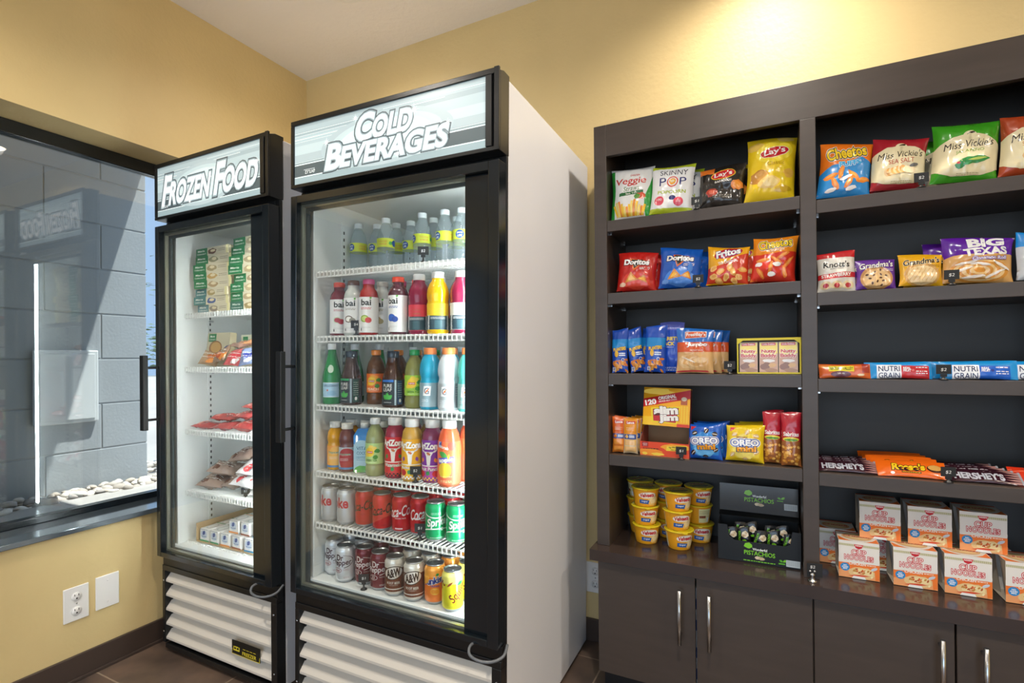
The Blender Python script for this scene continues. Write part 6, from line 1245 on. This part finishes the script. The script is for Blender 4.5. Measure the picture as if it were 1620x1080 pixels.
WR = [('orange and brown wrapped frozen snack', .165, .108, 1.1672, 'A88868', ('C86A2A', 'E8924A', '6A4A3A'), -34, 8, 14), ('orange wrapped frozen snack with blue edge', .240, .106, 1.1672, '9A7A62', ('E88A3C', '2A3A7A', 'C8562A'), -30, -6, -8), ('pink-red wrapped frozen snack', .330, .104, 1.1672, 'C85A5A', ('D8404A', 'E8D8D4', 'E87A7A'), -32, 5, 6), ('dark blue and white wrapped frozen snack', .420, .106, 1.1672, '8A98C0', ('1F2F8A', 'E8E8F0', '2A4AB0'), -28, -8, 6),
      ('brown and orange wrapped snack lying on the others', .300, .135, 1.225, 'A88070', ('E8924A', '8A6A5A', 'D8A070'), -70, 4, -12), ('peach-orange wrapped snack lying on the others', .400, .138, 1.228, 'E0A070', ('F0A860', '8A6A5A', 'E8C8A8'), -72, -3, 8)]
for i, (lb_, x, y, z, b_, cs, lean, roll, rz) in enumerate(WR):
    o = bag_mesh(9.4, 7.2, 2.6, b_, wrapart(*cs), seed=200 + i, nu=18, nv=16, rough=1.5).build('frozen_snack_pack'); place(o, fz((x, y, z)), (R(lean), R(roll), FR_ + R(rz))); tag(o, lb_ + ' on the second freezer shelf', 'frozen snack pack')
# third shelf: red burrito packs
for i, (x, y, z, lean, roll, rz) in enumerate([(.135, .10, .9062, -80, 1, 5), (.262, .098, .9062, -79, -1, -3), (.388, .098, .9062, -80, 1, 2), (.515, .10, .9062, -79, -1, -3), (.225, .122, .932, -79, 1, 3), (.352, .120, .932, -78, -1, -2), (.478, .122, .932, -79, 1, 3), (.400, .140, .958, -78, 1, 2)]):
    o = bag_mesh(12.6, 7.6, 3.0, 'B04A48', wrapart('C8584E', 'A83A3A', 'D8908A'), seed=230 + i, nu=18, nv=14, rough=1.3).build('burrito_pack'); place(o, fz((x, y, z)), (R(lean), R(roll), FR_ + R(rz))); tag(o, f'dull red wrapped burrito, {["far left at the bottom", "second at the bottom", "third at the bottom", "far right at the bottom", "left in the middle layer", "centre of the middle layer", "right in the middle layer", "on top of the pile"][i]}, third freezer shelf', 'burrito pack', 'red burritos in the freezer')
# fourth shelf: clear-wrapped sandwiches
for i, (x, y, z, lean, roll, rz, c) in enumerate([(.150, .12, .6492, -74, 4, 20, 0), (.262, .13, .6492, -72, -5, -10, 0), (.200, .14, .692, -66, 8, 24, 0), (.300, .15, .73, -62, -8, 8, 0), (.300, .26, .6492, -70, 8, -10, 0), (.362, .11, .6492, -66, 4, 6, 1), (.462, .11, .6492, -66, -5, -8, 1), (.400, .12, .69, -58, 5, 8, 1), (.440, .16, .74, -60, -6, 4, 0)]):
    o = bag_mesh(12.4, 9.0, 4.4, 'E2DEDC' if c else '9C8678', wrapart('D8484A', 'F0EEEC', '9AA0A8') if c else wrapart('6A4A3C', 'C8BCB4', '8A7264'), seed=250 + i, nu=20, nv=18, rough=2.2, m='gloss').build('wrapped_sandwich'); place(o, fz((x, y, z)), (R(lean), R(roll), FR_ + R(rz)))
    tag(o, (['brown bread sandwich in crinkled clear wrap, lower left of the pile', 'brown bread sandwich in clear wrap, lower middle', 'brown sandwich in clear wrap, upper left of the pile', 'brown sandwich in clear wrap at the top of the pile', 'brown sandwich in clear wrap at the back of the pile', 'white package with red print left of the price card', 'white package with red print right of the price card', 'white package with red print on top of the other two', 'brown sandwich in clear wrap, right top corner'][i]) + ', fourth shelf', 'wrapped sandwich', 'wrapped sandwiches in the freezer')
# bottom shelf: white wrapped sub packs standing in a long carton
t = thing('cardboard_tray', 'long tan cardboard tray behind white packages on the bottom freezer shelf', 'tray', fz((.335, .0, .4382)), (0, 0, FR_))
g = G(); w, d = .235, .30
for q in ((-w, .10, 0, w, .10 + d, .002), (-w, .098 + d, .0021, w, .10 + d, .085), (-w, .10, .0021, -w + .002, .0979 + d, .075), (w - .002, .10, .0021, w, .0979 + d, .075)): g.box(*q, 'A98D68', 'card')
g.build('tray_shell', t)
def pk(c):
    def f(a): a.e(-.2, 2.9, 1.9, 1.7, 'B4C2D4', n=22); a.leaf(-.9, 2.6, 2.4, .8, '2A4A8A', 50); a.lines(-1.6, 1.6, (1.9,), '4A5A8A', .3, 3, .8); a.r(-2.8, 0, 2.8, .7, c); a.lines(-2.2, 2.2, (4.8,), '8A94A0', .3, 5, 1)
    return f
PK = [('3A9A6A', .140), ('2E8A5A', .206), ('D8864A', .274), ('8A4A3A', .345), ('2A8AB8', .420), ('D8864A', .49)]
for i, (c, x) in enumerate(PK):
    g = G(); w_ = .030; L = .22
    for y0, y1, z0_, z1_ in ((0, L, 0, .052),): g.box(-w_, y0, z0_, w_, y1, z1_, 'DAD9D6', 'gloss')
    a = A(); pk(c)(a); boxart(g, -w_, w_, 0, .052, -.0001, a, 'gloss')
    S = Surf([-w_, w_], [0, L], lambda u, v: (u, v, .0521), lambda u, v: (0, 0, 1)); a = A()
    for k in range(3): a.e(0, 4 + 7 * k, 1.8, 2.6, 'A8B4BC', n=20); a.e(0, 4 + 7 * k, 1.5, 2.2, 'E4E4E2', n=18); a.r(-2.8, 7.4 + 7 * k, 2.8, 8.0 + 7 * k, c)
    g.art(S, a, 'gloss', .0001); o = g.build('ice_cream_box', bevel=.006); place(o, fz((x, .108, .4404)), (0, 0, FR_ + R((2, -1, 1, -2, 1, 0)[i]))); tag(o, f'long white package with {["green", "dark green", "orange", "brown", "blue", "orange"][i]} stripe, {["leftmost", "second from left", "third from left", "fourth from left", "fifth from left", "rightmost"][i]} in the freezer tray', 'frozen package', 'white packages on the bottom freezer shelf')
    if i in (2, 3, 4):
        q = dup(o, f'white package lying on top, {["left", "middle", "right"][i - 2]} of the upper layer on the bottom freezer shelf'); q.location = fz((x + .030, .125, .4930)); 

# ================================================================== LET SOFT PACKS SETTLE: rest on what carries them, stand clear of one another
from mathutils.bvhtree import BVHTree
def wverts(o):
    mw = Matrix.LocRotScale(o.location, o.rotation_euler, o.scale); return [mw @ v.co for v in o.data.vertices]
def tree_of(o): return BVHTree.FromPolygons(wverts(o), [tuple(p.vertices) for p in o.data.polygons])
def rest(o, z): o.location.z += z + .0006 - min(v.z for v in wverts(o))
def support(o):
    x, z = o.location.x, o.location.z; lv = (S1, S2, S3, S4) if x < 2.446 else (T1, T2, T3, T4)
    return min(lv, key=lambda l: abs(l - z + (.0 if z > l else .0)))
KINDS = ('snack_bag', 'cookie_pack', 'pastry_pack', 'nut_pouch', 'peanut_pouch', 'cracker_pack', 'granola_bar', 'cereal_bar', 'chocolate_bar', 'peanut_butter_cup_pack', 'candy_bar')
soft = [o for o in COL.objects if o.type == 'MESH' and o.parent is None and o.name.split('.')[0] in KINDS]
for o in soft: rest(o, support(o))
done = []
soft.sort(key=lambda o: (o.location.y, o.location.x))
for o in soft:
    xs = [v.x for v in wverts(o)]; lo, hi = min(xs), max(xs); a0, a1 = (SX[0][1], SX[1][0]) if o.location.x < 2.446 else (SX[1][1], SX[2][0])
    if lo < a0 + .001: o.location.x += a0 + .001 - lo
    elif hi > a1 - .001: o.location.x -= hi - a1 + .001
    near = [t for (q, t) in done if abs(q.location.z - o.location.z) < .1 and abs(q.location.x - o.location.x) < .2]
    for k in range(60):
        T_ = tree_of(o)
        if not any(T_.overlap(t) for t in near): break
        ys = max(v.y for v in wverts(o))
        if ys > -.026: break
        o.location.y += .0025
    done.append((o, tree_of(o)))
KF = ('frozen_snack_pack', 'burrito_pack', 'wrapped_sandwich')
soft = [o for o in COL.objects if o.type == 'MESH' and o.parent is None and o.name.split('.')[0] in KF]; done = [(o, tree_of(o)) for o in COL.objects if o.name.startswith(('frozen_meal_box', 'frozen_snack_carton'))]
soft.sort(key=lambda o: (round(o.location.z, 2), o.location.x))
for o in soft:
    base = max(z for z, _ in FS if z < o.location.z + .03); rest(o, max(base, o.location.z - .02))
    near = [t for (q, t) in done if abs(q.location.z - o.location.z) < .2]
    for k in range(40):
        T_ = tree_of(o)
        if not any(T_.overlap(t) for t in near): break
        o.location.z += .003
    done.append((o, tree_of(o)))
bpy.data.scenes.remove(TSC)
